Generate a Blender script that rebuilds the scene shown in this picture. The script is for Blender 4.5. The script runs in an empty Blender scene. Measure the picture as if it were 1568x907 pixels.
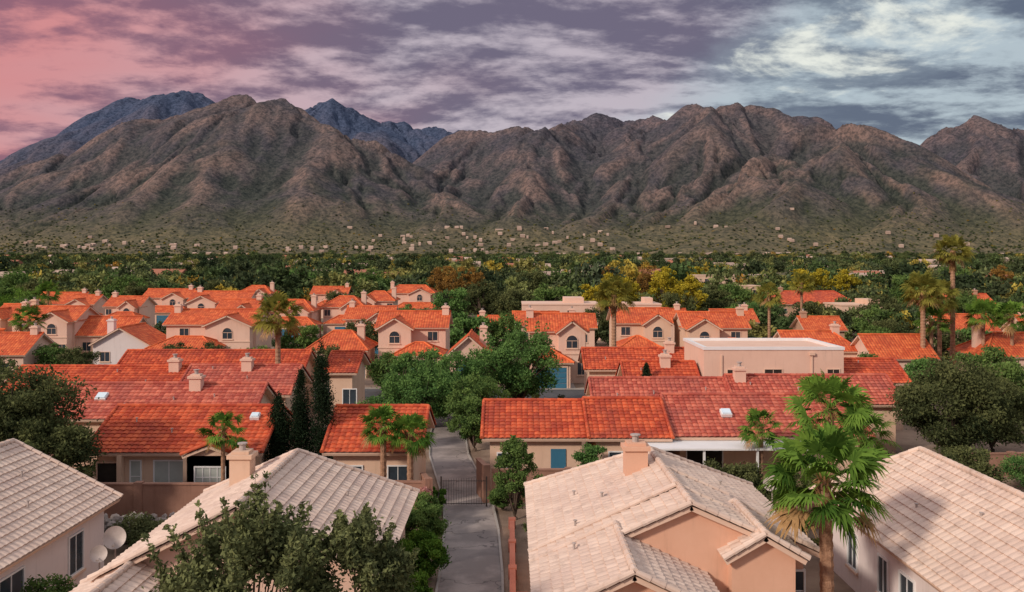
import bpy, math, random
import numpy as np
from mathutils import Vector
random.seed(7)
rng = np.random.default_rng(7)
scene = bpy.context.scene
COL = scene.collection

# ------------------------------------------------------------------ materials
def new_mat(name):
    m = bpy.data.materials.new(name); m.use_nodes = True
    nt = m.node_tree; nt.nodes.clear()
    return m, nt
class G:
    def __init__(s, nt): s.nt = nt
    def n(s, t, **kw):
        nd = s.nt.nodes.new(t)
        for k, v in kw.items(): setattr(nd, k, v)
        return nd
    def l(s, a, b): s.nt.links.new(a, b)
    def put(s, sock, v):
        if isinstance(v, bpy.types.NodeSocket): s.l(v, sock)
        else: sock.default_value = v
    def math(s, op, a, b=0.0, c=None, clamp=False):
        nd = s.n('ShaderNodeMath', operation=op); nd.use_clamp = clamp
        s.put(nd.inputs[0], a); s.put(nd.inputs[1], b)
        if c is not None: s.put(nd.inputs[2], c)
        return nd.outputs[0]
    def mix(s, f, a, b, bt='MIX'):
        nd = s.n('ShaderNodeMix', data_type='RGBA', blend_type=bt)
        s.put(nd.inputs[0], f)
        s.put(nd.inputs[6], a if isinstance(a, bpy.types.NodeSocket) else (*a, 1))
        s.put(nd.inputs[7], b if isinstance(b, bpy.types.NodeSocket) else (*b, 1))
        return nd.outputs[2]
    def noise(s, vec, scale, detail=4, rough=.55, dist=0):
        nd = s.n('ShaderNodeTexNoise'); s.l(vec, nd.inputs['Vector'])
        nd.inputs['Scale'].default_value = scale; nd.inputs['Detail'].default_value = detail
        nd.inputs['Roughness'].default_value = rough; nd.inputs['Distortion'].default_value = dist
        return nd.outputs['Fac']
    def ss(s, v, a, b):
        nd = s.n('ShaderNodeMapRange', interpolation_type='SMOOTHSTEP')
        s.put(nd.inputs[0], v); nd.inputs[1].default_value = a; nd.inputs[2].default_value = b
        return nd.outputs[0]
    def bump(s, h, strength, dist):
        nd = s.n('ShaderNodeBump'); nd.inputs['Strength'].default_value = strength
        nd.inputs['Distance'].default_value = dist; s.l(h, nd.inputs['Height'])
        return nd.outputs[0]
    def out(s, col, rough=.85, normal=None, metal=0, spec=.3):
        p = s.n('ShaderNodeBsdfPrincipled'); s.put(p.inputs['Base Color'], col if isinstance(col, bpy.types.NodeSocket) else (*col, 1))
        s.put(p.inputs['Roughness'], rough); p.inputs['Metallic'].default_value = metal
        p.inputs['Specular IOR Level'].default_value = spec
        if normal is not None: s.l(normal, p.inputs['Normal'])
        o = s.n('ShaderNodeOutputMaterial'); s.l(p.outputs[0], o.inputs[0])

def surf(name, c1, c2, scale=1.0, bscale=20, bstr=.3, bdist=.02, rough=.88, metal=0, spec=.3, streak=False):
    m, nt = new_mat(name); g = G(nt)
    tc = g.n('ShaderNodeTexCoord').outputs['Object']
    a = g.ss(g.noise(tc, scale, 5, .6), .3, .7)
    b = g.noise(tc, scale*9, 3, .6)
    f = g.math('MULTIPLY_ADD', b, .5, g.math('MULTIPLY', a, .6), clamp=True)
    col = g.mix(f, c1, c2)
    if streak:     # rain streaks and grime running down the stucco
        mp = g.n('ShaderNodeMapping'); g.l(tc, mp.inputs[0]); mp.inputs['Scale'].default_value = (3.0, 3.0, .35)
        s1 = g.ss(g.noise(mp.outputs[0], 1.2, 4, .65), .52, .78)
        col = g.mix(g.math('MULTIPLY', s1, .28), col, tuple(x*.55 for x in c1))
    g.out(col, rough, g.bump(g.noise(tc, bscale, 3), bstr, bdist), metal, spec)
    return m

def tile_mat(name, c1, c2, c3, bump=False, w=.30, ch=.40, joint=.5):
    m, nt = new_mat(name); g = G(nt)
    uv = g.n('ShaderNodeUVMap').outputs[0]
    tc = g.n('ShaderNodeTexCoord').outputs['Object']
    sp = g.n('ShaderNodeSeparateXYZ'); g.l(uv, sp.inputs[0])
    u = g.math('DIVIDE', sp.outputs[0], w); v = g.math('DIVIDE', sp.outputs[1], ch)
    cb = g.n('ShaderNodeCombineXYZ'); g.l(g.math('FLOOR', u), cb.inputs[0]); g.l(g.math('FLOOR', v), cb.inputs[1])
    wn = g.n('ShaderNodeTexWhiteNoise', noise_dimensions='2D'); g.l(cb.outputs[0], wn.inputs['Vector'])
    r = wn.outputs['Value']
    col = g.mix(g.ss(r, 0.0, 1.0), c1, c2)
    col = g.mix(g.math('MULTIPLY', g.ss(g.noise(tc, .45, 5, .65), .42, .72), .75), col, c3)
    dirt = g.ss(g.noise(tc, 2.3, 5, .7), .48, .78)
    col = g.mix(g.math('MULTIPLY', dirt, .5), col, tuple(x*.4 for x in c3))
    fr = g.math('FRACT', v); su = g.math('ABSOLUTE', g.math('SINE', g.math('MULTIPLY', u, math.pi)))
    if bump:
        h = g.math('ADD', g.math('MULTIPLY', fr, -.6), su)
        nrm = g.bump(h, .8, .05)
        col = g.mix(g.math('MULTIPLY', g.ss(fr, .78, 1.0), joint), col, tuple(x*.35 for x in c1))
        col = g.mix(g.math('MULTIPLY', g.ss(su, .35, .0), joint), col, tuple(x*.4 for x in c1))
    else:
        col = g.mix(g.math('MULTIPLY', g.ss(su, .3, .0), joint*.8), col, tuple(x*.4 for x in c3))
        nrm = g.bump(g.noise(tc, 25, 3), .3, .01)
    g.out(col, .8, nrm, spec=.25)
    return m

def leaf_mat(name, dark, light, trans=.25, inst=False):
    m, nt = new_mat(name); g = G(nt)
    at = g.n('ShaderNodeAttribute', attribute_name='tone')
    f = at.outputs['Fac']
    if inst:
        oi = g.n('ShaderNodeObjectInfo')
        rnd = oi.outputs['Random']
        cr = g.n('ShaderNodeValToRGB'); g.l(rnd, cr.inputs[0])
        e = cr.color_ramp.elements
        e[0].position = 0; e[0].color = (*dark, 1); e[1].position = 1; e[1].color = (.30, .17, .04, 1)
        for p, c in ((.2, (dark[0]*2.2, dark[1]*1.7, dark[2]*1.6)), (.4, (.060, .10, .040)), (.54, (.10, .13, .05)), (.68, (.065, .09, .055)), (.82, light), (.94, (.20, .19, .065)), (.985, (.34, .27, .05))):
            q = e.new(p); q.color = (*c, 1)
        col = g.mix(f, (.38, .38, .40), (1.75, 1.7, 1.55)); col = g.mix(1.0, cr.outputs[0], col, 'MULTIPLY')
    else:
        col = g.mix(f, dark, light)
    d = g.n('ShaderNodeBsdfDiffuse'); g.l(col, d.inputs[0])
    t = g.n('ShaderNodeBsdfTranslucent'); g.l(col, t.inputs[0])
    mx = g.n('ShaderNodeMixShader'); mx.inputs[0].default_value = trans
    g.l(d.outputs[0], mx.inputs[1]); g.l(t.outputs[0], mx.inputs[2])
    o = g.n('ShaderNodeOutputMaterial'); g.l(mx.outputs[0], o.inputs[0])
    return m

M = {}
M['cream_tile'] = tile_mat('cream_tile', (.62, .475, .39), (.72, .57, .475), (.57, .43, .37), w=.33, ch=.36, joint=.35)
M['grey_tile'] = tile_mat('grey_tile', (.44, .39, .36), (.60, .54, .50), (.3, .27, .26), w=.33, ch=.36)
M['red_tile'] = tile_mat('red_tile', (.42, .062, .028), (.67, .14, .055), (.31, .06, .04), w=.33, ch=.36)
M['rose_tile'] = tile_mat('rose_tile', (.40, .080, .055), (.62, .18, .115), (.32, .085, .07), w=.33, ch=.36)
M['orange_tile'] = tile_mat('orange_tile', (.55, .090, .032), (.76, .18, .06), (.40, .072, .035), bump=True)
M['stucco_salmon'] = surf('stucco_salmon', (.65, .37, .25), (.73, .44, .31), .5, 40, .3, .01, streak=True)
M['stucco_pink'] = surf('stucco_pink', (.67, .45, .35), (.75, .53, .42), .5, 40, .3, .01, streak=True)
M['stucco_beige'] = surf('stucco_beige', (.62, .42, .30), (.72, .51, .38), .5, 40, .3, .01, streak=True)
M['stucco_white'] = surf('stucco_white', (.68, .60, .58), (.76, .68, .66), .5, 40, .3, .01, streak=True)
M['stucco_tan'] = surf('stucco_tan', (.42, .26, .17), (.50, .32, .22), .5, 40, .3, .01, streak=True)
M['trim'] = surf('painted_trim', (.65, .45, .34), (.73, .53, .41), 1, 30, .1, .01)
M['white'] = surf('white_paint', (.72, .72, .72), (.8, .8, .8), 1, 30, .1, .01, .5)
M['blue_door'] = surf('blue_paint', (.035, .14, .23), (.05, .18, .28), 1, 30, .1, .01, .5)
M['glass'] = surf('window_glass', (.02, .03, .04), (.05, .07, .09), .8, 3, .05, .01, .12, 0, .6)
M['dark'] = surf('dark_interior', (.02, .017, .015), (.035, .03, .025), 1)
M['blind'] = surf('window_blinds', (.34, .38, .36), (.45, .48, .45), 1, 30, .2, .01, .6)
M['skylight'] = surf('skylight_dome', (.55, .72, .82), (.7, .82, .9), 2, 5, .1, .01, .2, 0, .6)
M['metal'] = surf('vent_metal', (.35, .30, .27), (.5, .43, .40), 3, 30, .1, .01, .55, .1)
M['iron'] = surf('wrought_iron', (.03, .022, .02), (.06, .045, .04), 3, 30, .1, .01, .6)
M['block'] = surf('block_wall', (.26, .135, .095), (.36, .20, .145), .8, 25, .5, .02, streak=True)
M['brick_red'] = surf('red_block', (.34, .11, .075), (.44, .16, .11), .8, 25, .5, .02)
M['rock'] = surf('rock', (.16, .13, .12), (.42, .36, .33), 2.5, 12, .8, .05)
M['bark'] = surf('bark', (.06, .042, .03), (.14, .10, .075), 4, 25, .8, .03)
M['palm_trunk'] = surf('palm_trunk', (.24, .125, .075), (.50, .30, .19), 3.5, 18, 1.0, .05)
M['thatch'] = surf('palm_thatch', (.24, .13, .05), (.44, .27, .12), 4, 25, .8, .03)
M['asphalt'] = surf('asphalt', (.055, .055, .06), (.10, .10, .105), .6, 40, .3, .01)
M['kerb'] = surf('kerb_concrete', (.30, .27, .25), (.40, .37, .34), 1)

def path_mat():
    m, nt = new_mat('worn_path'); g = G(nt)
    tc = g.n('ShaderNodeTexCoord').outputs['Object']
    a = g.ss(g.noise(tc, .45, 6, .65), .38, .62)
    b = g.noise(tc, 14, 3, .7)
    col = g.mix(a, (.23, .20, .19), (.37, .32, .30))
    col = g.mix(g.math('MULTIPLY', b, .3), col, (.15, .13, .13))
    pt = g.ss(g.noise(tc, .23, 2, .4), .56, .60)
    col = g.mix(g.math('MULTIPLY', pt, .4), col, (.12, .11, .115))
    vo = g.n('ShaderNodeTexVoronoi', feature='DISTANCE_TO_EDGE'); vo.inputs['Scale'].default_value = .2
    wv = g.n('ShaderNodeVectorMath', operation='ADD'); g.l(tc, wv.inputs[0])
    nz = g.n('ShaderNodeTexNoise'); g.l(tc, nz.inputs['Vector']); nz.inputs['Scale'].default_value = .9; nz.inputs['Detail'].default_value = 5
    sc = g.n('ShaderNodeVectorMath', operation='SCALE'); g.l(nz.outputs['Color'], sc.inputs[0]); sc.inputs['Scale'].default_value = 2.5
    g.l(sc.outputs[0], wv.inputs[1]); g.l(wv.outputs[0], vo.inputs['Vector'])
    ck = g.math('SUBTRACT', 1.0, g.ss(vo.outputs[0], .003, .012))
    col = g.mix(g.math('MULTIPLY', ck, .6), col, (.05, .045, .045))
    g.out(col, .9, g.bump(b, .3, .02))
    return m
M['path'] = path_mat()

M['leaf_grey'] = leaf_mat('leaf_olive', (.036, .050, .024), (.24, .27, .115))
M['leaf_dark'] = leaf_mat('leaf_dark', (.026, .040, .020), (.16, .18, .070))
M['leaf_green'] = leaf_mat('leaf_green', (.034, .078, .026), (.19, .29, .080))
M['leaf_mesq'] = leaf_mat('leaf_mesquite', (.034, .095, .030), (.18, .32, .090))
M['leaf_bright'] = leaf_mat('leaf_bright', (.025, .08, .015), (.18, .32, .05))
M['leaf_yellow'] = leaf_mat('leaf_yellow', (.18, .16, .018), (.56, .46, .05))
M['leaf_orange'] = leaf_mat('leaf_orange', (.13, .075, .03), (.42, .24, .06))
M['leaf_cyp'] = leaf_mat('leaf_cypress', (.008, .019, .011), (.038, .06, .030))
M['leaf_palm'] = leaf_mat('leaf_palm', (.04, .10, .018), (.21, .36, .06), .3)
M['leaf_palm_y'] = leaf_mat('leaf_palm_dry', (.11, .125, .025), (.38, .35, .075), .3)
M['leaf_far'] = leaf_mat('leaf_far', (.026, .044, .024), (.17, .20, .075), .15, True)
M['flower'] = leaf_mat('flower_pink', (.35, .12, .12), (.7, .4, .36))

# ------------------------------------------------------------------ mesh helpers
def mesh_obj(name, V, F, mat, parent=None, uv=None, tone=None, smooth=False):
    me = bpy.data.meshes.new(name)
    if isinstance(F, np.ndarray):
        V = np.asarray(V, dtype=np.float32); nf, k = F.shape
        me.vertices.add(len(V)); me.vertices.foreach_set('co', V.ravel())
        me.loops.add(nf*k); me.loops.foreach_set('vertex_index', F.astype(np.int32).ravel())
        me.polygons.add(nf); me.polygons.foreach_set('loop_start', np.arange(0, nf*k, k, dtype=np.int32))
        me.update(calc_edges=True)
    else:
        me.from_pydata([tuple(v) for v in V], [], F)
        me.update()
    if uv is not None:
        ul = me.uv_layers.new(name='UVMap')
        li = np.empty(len(me.loops), dtype=np.int32); me.loops.foreach_get('vertex_index', li)
        ul.data.foreach_set('uv', np.asarray(uv, dtype=np.float32)[li].ravel())
    if tone is not None:
        at = me.attributes.new('tone', 'FLOAT', 'POINT'); at.data.foreach_set('value', np.asarray(tone, dtype=np.float32))
    if smooth: me.polygons.foreach_set('use_smooth', [True]*len(me.polygons))
    if mat: me.materials.append(mat)
    ob = bpy.data.objects.new(name, me); COL.objects.link(ob)
    if parent: ob.parent = parent
    return ob
def empty(name, loc=(0, 0, 0)):
    e = bpy.data.objects.new(name, None); e.location = loc; e.empty_display_size = .5; COL.objects.link(e); return e

class Bld:
    def __init__(s, name): s.name = name; s.p = {}
    def part(s, pn, mat):
        if pn not in s.p: s.p[pn] = [mat, [], [], []]
        return s.p[pn]
    def add(s, pn, mat, V, F, uv=None):
        P = s.part(pn, mat); o = len(P[1]); P[1].extend([tuple(v) for v in V])
        P[2].extend([tuple(i+o for i in f) for f in F])
        P[3].extend(uv if uv is not None else [(v[0], v[1]) for v in V])
    def box(s, pn, mat, x0, x1, y0, y1, z0, z1):
        V = [(x, y, z) for z in (z0, z1) for y in (y0, y1) for x in (x0, x1)]
        F = [(0, 2, 3, 1), (4, 5, 7, 6), (0, 1, 5, 4), (2, 6, 7, 3), (0, 4, 6, 2), (1, 3, 7, 5)]
        s.add(pn, mat, V, F)
    def obox(s, pn, mat, O, A, Bv, C, a0, a1, b0, b1, c0, c1):
        V = [O+A*a+Bv*b+C*c for c in (c0, c1) for b in (b0, b1) for a in (a0, a1)]
        F = [(0, 2, 3, 1), (4, 5, 7, 6), (0, 1, 5, 4), (2, 6, 7, 3), (0, 4, 6, 2), (1, 3, 7, 5)]
        s.add(pn, mat, V, F)
    def prism(s, pn, mat, poly, d):
        n = len(poly); V = list(poly)+[p+d for p in poly]
        F = [tuple(range(n))[::-1], tuple(range(n, 2*n))]+[(i, (i+1) % n, n+(i+1) % n, n+i) for i in range(n)]
        s.add(pn, mat, V, F)
    def cap(s, mat, a, b, r=.11, seg=.42):
        a = Vector(a); b = Vector(b); L = (b-a).length
        if L < .1: return
        d = (b-a)/L; side = d.cross(Vector((0, 0, 1))).normalized(); up = side.cross(d)
        n = max(1, int(round(L/seg)))
        for i in range(n):
            V = []; F = []
            for j, (t, rr) in enumerate(((i/n*L-.02, r*1.12), ((i+1)/n*L, r*.9))):
                for q in range(7):
                    an = -.15*math.pi+1.3*math.pi*q/6
                    V.append(a+d*t+side*math.cos(an)*rr+up*(math.sin(an)*rr+.03))
            for q in range(6): F.append((q, q+1, 8+q, 7+q))
            F.append(tuple(range(7)))
            s.add('ridge_tiles', mat, V, F, [(i*.33+.16, i*.36+.1)]*14)
    def plane(s, mat, eL, eR, tR, tL, lod, pn='roof_tiles', w=.33, ch=.36, amp=.045):
        eL, eR, tR, tL = map(Vector, (eL, eR, tR, tL))
        S = (eR-eL).normalized(); U = (tL-eL)-S*((tL-eL).dot(S)); H = U.length; U = U/H
        N = S.cross(U)
        if N.z < 0: N = -N
        L = (eR-eL).length; sl = (tL-eL).dot(S); sr = (tR-eL).dot(S)
        base = [eL, eR, tR, tL] if (tR-tL).length > .01 else [eL, eR, tR]
        s.prism('roof_deck', M['trim'], [p-N*.03 for p in base], N*-.14)
        if lod == 0:
            V = base; uv = [((p-eL).dot(S), (p-eL).dot(U)) for p in base]
            s.add(pn, mat, [p+N*.01 for p in V], [tuple(range(len(V)))], uv); return
        spt = 6 if lod == 2 else 4
        ns = int(L/w*spt)+1; nc = max(1, int(round(H/ch))); c = H/nc
        ss = np.linspace(0, L, ns+1)
        rows = []; uvr = []
        for k in range(nc):
            for t, off in ((k*c, .06), ((k+1)*c, .012)):
                a = sl*t/H; b = L+(sr-L)*t/H
                sc = np.clip(ss, a, b)
                prof = np.abs(np.sin(np.pi*sc/w))**.8*amp
                off2 = off+prof+rng.normal(0, .0035, len(sc))
                P = np.array(eL)[None]+np.array(S)[None]*sc[:, None]+np.array(U)[None]*t+np.array(N)[None]*off2[:, None]
                rows.append(P); uvr.append(np.stack([sc, np.full_like(sc, k*ch+(.05 if off > .05 else .31))], 1))
        V = np.concatenate(rows); UV = np.concatenate(uvr); n = ns+1
        F = []
        for r in range(len(rows)-1):
            for i in range(ns):
                q = r*n+i; F.append((q, q+1, q+1+n, q+n))
        s.add(pn, mat, V.tolist(), F, UV.tolist())
    def roof(s, x0, x1, y0, y1, ze, zr, axis, mat, lod, hip=(0, 0), pn='roof_tiles', amp=.045):
        if axis == 'y':
            xm = (x0+x1)/2; r0 = (xm, y0+hip[0], zr); r1 = (xm, y1-hip[1], zr)
            c = [(x0, y0, ze), (x0, y1, ze), (x1, y0, ze), (x1, y1, ze)]
            s.plane(mat, c[1], c[0], r0, r1, lod, pn, amp=amp); s.plane(mat, c[2], c[3], r1, r0, lod, pn, amp=amp)
            ends = ((c[0], c[2], r0, hip[0]), (c[3], c[1], r1, hip[1]))
        else:
            ym = (y0+y1)/2; r0 = (x0+hip[0], ym, zr); r1 = (x1-hip[1], ym, zr)
            c = [(x0, y0, ze), (x1, y0, ze), (x0, y1, ze), (x1, y1, ze)]
            s.plane(mat, c[0], c[1], r1, r0, lod, pn, amp=amp); s.plane(mat, c[3], c[2], r0, r1, lod, pn, amp=amp)
            ends = ((c[2], c[0], r0, hip[0]), (c[1], c[3], r1, hip[1]))
        seg = .42 if lod else 1.5
        u = Vector((0, 0, .05 if lod else .0))
        s.cap(mat, Vector(r0)+u, Vector(r1)+u, seg=seg)
        for a, b, r, h in ends:
            if h > 0: s.plane(mat, a, b, r, r, lod, pn, amp=amp)
            if h > 0 or lod:
                s.cap(mat, Vector(a)+u, Vector(r)+u, .10, seg); s.cap(mat, Vector(b)+u, Vector(r)+u, .10, seg)
    def walls(s, x0, x1, y0, y1, ze, zr, axis, mat, o, hip=(0, 0), z0=-.1, pn='walls'):
        a0, a1, b0, b1 = x0+o, x1-o, y0+o, y1-o
        half = ((x1-x0) if axis == 'y' else (y1-y0))/2; sl = (zr-ze)/half
        zw = ze+sl*o-.19; za = zr-.21
        hs = hip[0] > 0 or hip[1] > 0
        if hs:
            s.box(pn, mat, a0, a1, b0, b1, z0, ze-.1)
        if axis == 'y':
            xm = (x0+x1)/2
            P = lambda y, zz: [Vector(p) for p in ((a0, y, zz), (a1, y, zz), (a1, y, zw), (xm, y, za), (a0, y, zw))]
            if not hs: s.prism(pn, mat, P(b0, z0), Vector((0, b1-b0, 0)))
            elif hip[0] == 0: s.prism(pn, mat, P(b0, ze-.1), Vector((0, .25, 0)))
        else:
            ym = (y0+y1)/2
            P = lambda x, zz: [Vector(p) for p in ((x, b0, zz), (x, b0, zw), (x, ym, za), (x, b1, zw), (x, b1, zz))]
            if not hs: s.prism(pn, mat, P(a0, z0), Vector((a1-a0, 0, 0)))
            else:
                if hip[0] == 0: s.prism(pn, mat, P(a0, ze-.1), Vector((.25, 0, 0)))
                if hip[1] == 0: s.prism(pn, mat, P(a1-.25, ze-.1), Vector((.25, 0, 0)))
    def volume(s, x0, x1, y0, y1, ze, zr, axis, wm, rm, lod, o=.45, hip=(0, 0), amp=.045):
        s.walls(x0, x1, y0, y1, ze, zr, axis, wm, o, hip)
        s.roof(x0, x1, y0, y1, ze, zr, axis, rm, lod, hip, amp=amp)
    def window(s, c, z0, w, h, at, face='S', arch=False, nx=1, ny=0, pane='glass', frame='trim', fw=.07, sill=True):
        if face == 'S': O = Vector((c, at, z0)); A = Vector((1, 0, 0)); C = Vector((0, -1, 0))
        elif face == 'W': O = Vector((at, c, z0)); A = Vector((0, 1, 0)); C = Vector((-1, 0, 0))
        else: O = Vector((at, c, z0)); A = Vector((0, 1, 0)); C = Vector((1, 0, 0))
        U = Vector((0, 0, 1)); fm = M[frame]
        s.obox('windows_glass_'+pane, M[pane], O, A, U, C, -w/2, w/2, 0, h, -.05, .012)
        fn = 'window_frames_'+frame
        s.obox(fn, fm, O, A, U, C, -w/2-fw, -w/2, -fw, h+fw, -.05, .06)
        s.obox(fn, fm, O, A, U, C, w/2, w/2+fw, -fw, h+fw, -.05, .06)
        if not arch: s.obox(fn, fm, O, A, U, C, -w/2, w/2, h, h+fw, -.05, .058)
        s.obox(fn, fm, O, A, U, C, -w/2, w/2, -fw, 0, -.05, .058)
        for i in range(1, nx+1):
            a = -w/2+w*i/(nx+1); s.obox(fn, fm, O, A, U, C, a-.02, a+.02, 0, h, 0, .035)
        for i in range(1, ny+1):
            b = h*i/(ny+1); s.obox(fn, fm, O, A, U, C, -w/2, w/2, b-.02, b+.02, 0, .032)
        if sill: s.obox('window_sills', M['trim'], O, A, U, C, -w/2-fw-.06, w/2+fw+.06, -fw-.09, -fw, -.05, .11)
        if arch:
            pts = [O+A*(w/2*math.cos(t))+U*(h+w/2*math.sin(t))+C*.012 for t in np.linspace(0, math.pi, 11)]
            s.prism('windows_glass_'+pane, M[pane], pts, C*-.05)
            for k in range(10):
                t0 = math.pi*k/10; t1 = math.pi*(k+1)/10; r0 = w/2; r1 = w/2+fw
                q = [O+A*(r*math.cos(t))+U*(h+r*math.sin(t))-C*.05 for r, t in ((r0, t0), (r1, t0), (r1, t1), (r0, t1))]
                s.prism(fn, fm, q, C*.11)
            s.obox(fn, fm, O, A, U, C, -w/2, w/2, h-.025, h+.025, 0, .036)
    def garage(s, c, w, at, h=2.15, face='S', mat='blue_door'):
        O = Vector((c, at, 0)); A = Vector((1, 0, 0)); C = Vector((0, -1, 0)); U = Vector((0, 0, 1))
        for i in range(4):
            s.obox('garage_door', M[mat], O, A, U, C, -w/2, w/2, i*h/4+.015, (i+1)*h/4-.015, -.05, .03)
            for j in range(4): s.obox('garage_door', M[mat], O, A, U, C, -w/2+w*(j+.12)/4, -w/2+w*(j+.88)/4, i*h/4+.1, (i+1)*h/4-.1, .03, .05)
        s.obox('garage_frame', M['trim'], O, A, U, C, -w/2-.14, -w/2, 0, h+.14, -.05, .08)
        s.obox('garage_frame', M['trim'], O, A, U, C, w/2, w/2+.14, 0, h+.14, -.05, .08)
        s.obox('garage_frame', M['trim'], O, A, U, C, -w/2, w/2, h, h+.14, -.05, .078)
    def chimney(s, x, y, z0, z1, w=.9, mat='stucco_salmon', d=.8):
        m = M[mat]
        s.box('chimney', m, x-w/2, x+w/2, y-d/2, y+d/2, z0, z1-.28)
        s.box('chimney', m, x-w/2-.09, x+w/2+.09, y-d/2-.09, y+d/2+.09, z1-.277, z1-.12)
        s.box('chimney', m, x-w/2+.06, x+w/2-.06, y-d/2+.06, y+d/2-.06, z1-.117, z1)
        s.tubez('chimney_pot', M['metal'], x, y, z1, z1+.22, .13)
        s.tubez('chimney_pot', M['metal'], x, y, z1+.24, z1+.29, .2)
    def tubez(s, pn, mat, x, y, z0, z1, r, n=10):
        V = [(x+r*math.cos(2*math.pi*i/n), y+r*math.sin(2*math.pi*i/n), z) for z in (z0, z1) for i in range(n)]
        F = [(i, (i+1) % n, n+(i+1) % n, n+i) for i in range(n)]+[tuple(range(n, 2*n))]
        s.add(pn, mat, V, F)
    def vent(s, x, y, z): s.tubez('roof_vents', M['metal'], x, y, z-.2, z+.22, .04, 8); s.tubez('roof_vents', M['metal'], x, y, z+.223, z+.26, .07, 8)
    def sky_light(s, x, y, z, slope, w=.6, axis='x'):
        O = Vector((x, y, z)); A = Vector((1, 0, 0)); U = Vector((0, math.cos(slope), math.sin(slope))); C = A.cross(U)
        s.obox('skylight_frame', M['white'], O, A, U, C, -w/2, w/2, -w/2, w/2, -.05, .15)
        s.obox('skylight', M['skylight'], O, A, U, C, -w/2+.06, w/2-.06, -w/2+.06, w/2-.06, .15, .22)
    def done(s):
        e = empty(s.name)
        for pn, (mat, V, F, uv) in s.p.items():
            mesh_obj(pn, V, F, mat, e, uv=uv)
        return e

RECTS = []
def keep(x0, x1, y0, y1): RECTS.append((x0-.7, x1+.7, y0-.7, y1+.7))

# ------------------------------------------------------------------ foreground houses
Z = 3.0
b = Bld('tile_roof_house')       # house right of the path
wm = M['stucco_salmon']; ct = M['cream_tile']
b.volume(.6, 10.6, 31.2, 40.6, Z, 5.3, 'y', wm, ct, 2, .5, (0, 3.3))
b.volume(3.4, 8.0, 29.0, 34.0, 4.25, 5.25, 'y', wm, ct, 2, .25)
b.plane(ct, (.6, 31.25, Z-.01), (.6, 27.0, Z-.01), (3.4, 27.0, 4.25), (3.4, 31.25, 4.25), 2)
b.volume(.62, 6.2, 25.4, 30.2, 2.98, 4.28, 'y', wm, ct, 2, .4)
b.volume(6.6, 9.2, 28.4, 32.4, 3.7, 4.45, 'y', wm, ct, 2, .3)
b.box('walls', wm, 3.75, 7.6, 29.6, 31.7, -.1, 4.2)
b.window(7.75, .1, 1.0, 2.1, 28.7, pane='dark', frame='trim', nx=0, fw=.12, sill=False)
b.window(9.6, .9, 1.0, 1.35, 31.7, nx=1, ny=1, frame='white')
b.window(3.4, 2.9, .5, .35, 25.8, nx=0, frame='trim')
for y in (33, 36.5, 39): b.window(y, .9, 1.2, 1.3, 1.1, 'W', nx=1, frame='white')
b.chimney(4.75, 35.2, 4.2, 6.05, .85)
for x, y, z in ((2.4, 35.5, 3.83), (2.2, 31.8, 3.74), (8.2, 36, 4.1), (2, 29.5, 3.65), (3.3, 33.6, 4.25)): b.vent(x, y, z)
b.done(); keep(.3, 10.8, 25, 41)

b = Bld('tile_roof_house')       # house left of the path
wm = M['stucco_pink']
b.volume(-13.2, -4.05, 28.6, 39.4, Z, 5.3, 'y', wm, ct, 2, .5, (0, 2.6))
b.volume(-13.9, -10.0, 23.8, 29.6, 2.5, 3.45, 'y', wm, M['grey_tile'], 2, .4)
b.chimney(-10.7, 36.3, 4, 5.5, .8, 'stucco_beige')
b.window(32, .9, 1.2, 1.3, -4.55, 'E', nx=1, frame='white'); b.window(36, .9, 1.2, 1.3, -4.55, 'E', nx=1, frame='white')
for x, y, z in ((-6.2, 34.5, 4.1), (-7.0, 31.5, 4.5)): b.vent(x, y, z)
b.done(); keep(-15.6, -4, 25, 39.5)

b = Bld('tile_roof_house')       # far left
wm = M['stucco_white']
b.volume(-25.6, -16.5, 26, 38.6, Z, 5.35, 'y', wm, ct, 2, .5)
for y, w in ((35.6, 1.1), (31.0, 1.5), (28, 1.2)): b.window(y, .9, w, 1.45, -17.0, 'E', nx=1, frame='white')
b.vent(-18, 34, 3.85); b.vent(-19.3, 36, 4.5)
b.done(); keep(-25.6, -16.5, 26, 38.6)

b = Bld('tile_roof_house')       # far right
b.volume(13.0, 20.2, 24.5, 39.8, Z, 5.3, 'y', wm, ct, 2, .5, (0, 2.6))
b.volume(15.6, 22, 22.5, 28.2, 3.3, 4.9, 'x', wm, M['grey_tile'], 2, .4)
for y, w in ((36.2, .9), (33.2, .8), (31.2, 1.1), (28.6, 1.1)): b.window(y, .9, w, 1.3, 13.5, 'W', nx=1, frame='white')
for x, y, z in ((14.6, 33, 4.0), (15.4, 30, 4.5), (14.4, 36, 3.9)): b.vent(x, y, z)
b.done(); keep(13, 22, 22, 40)

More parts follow.
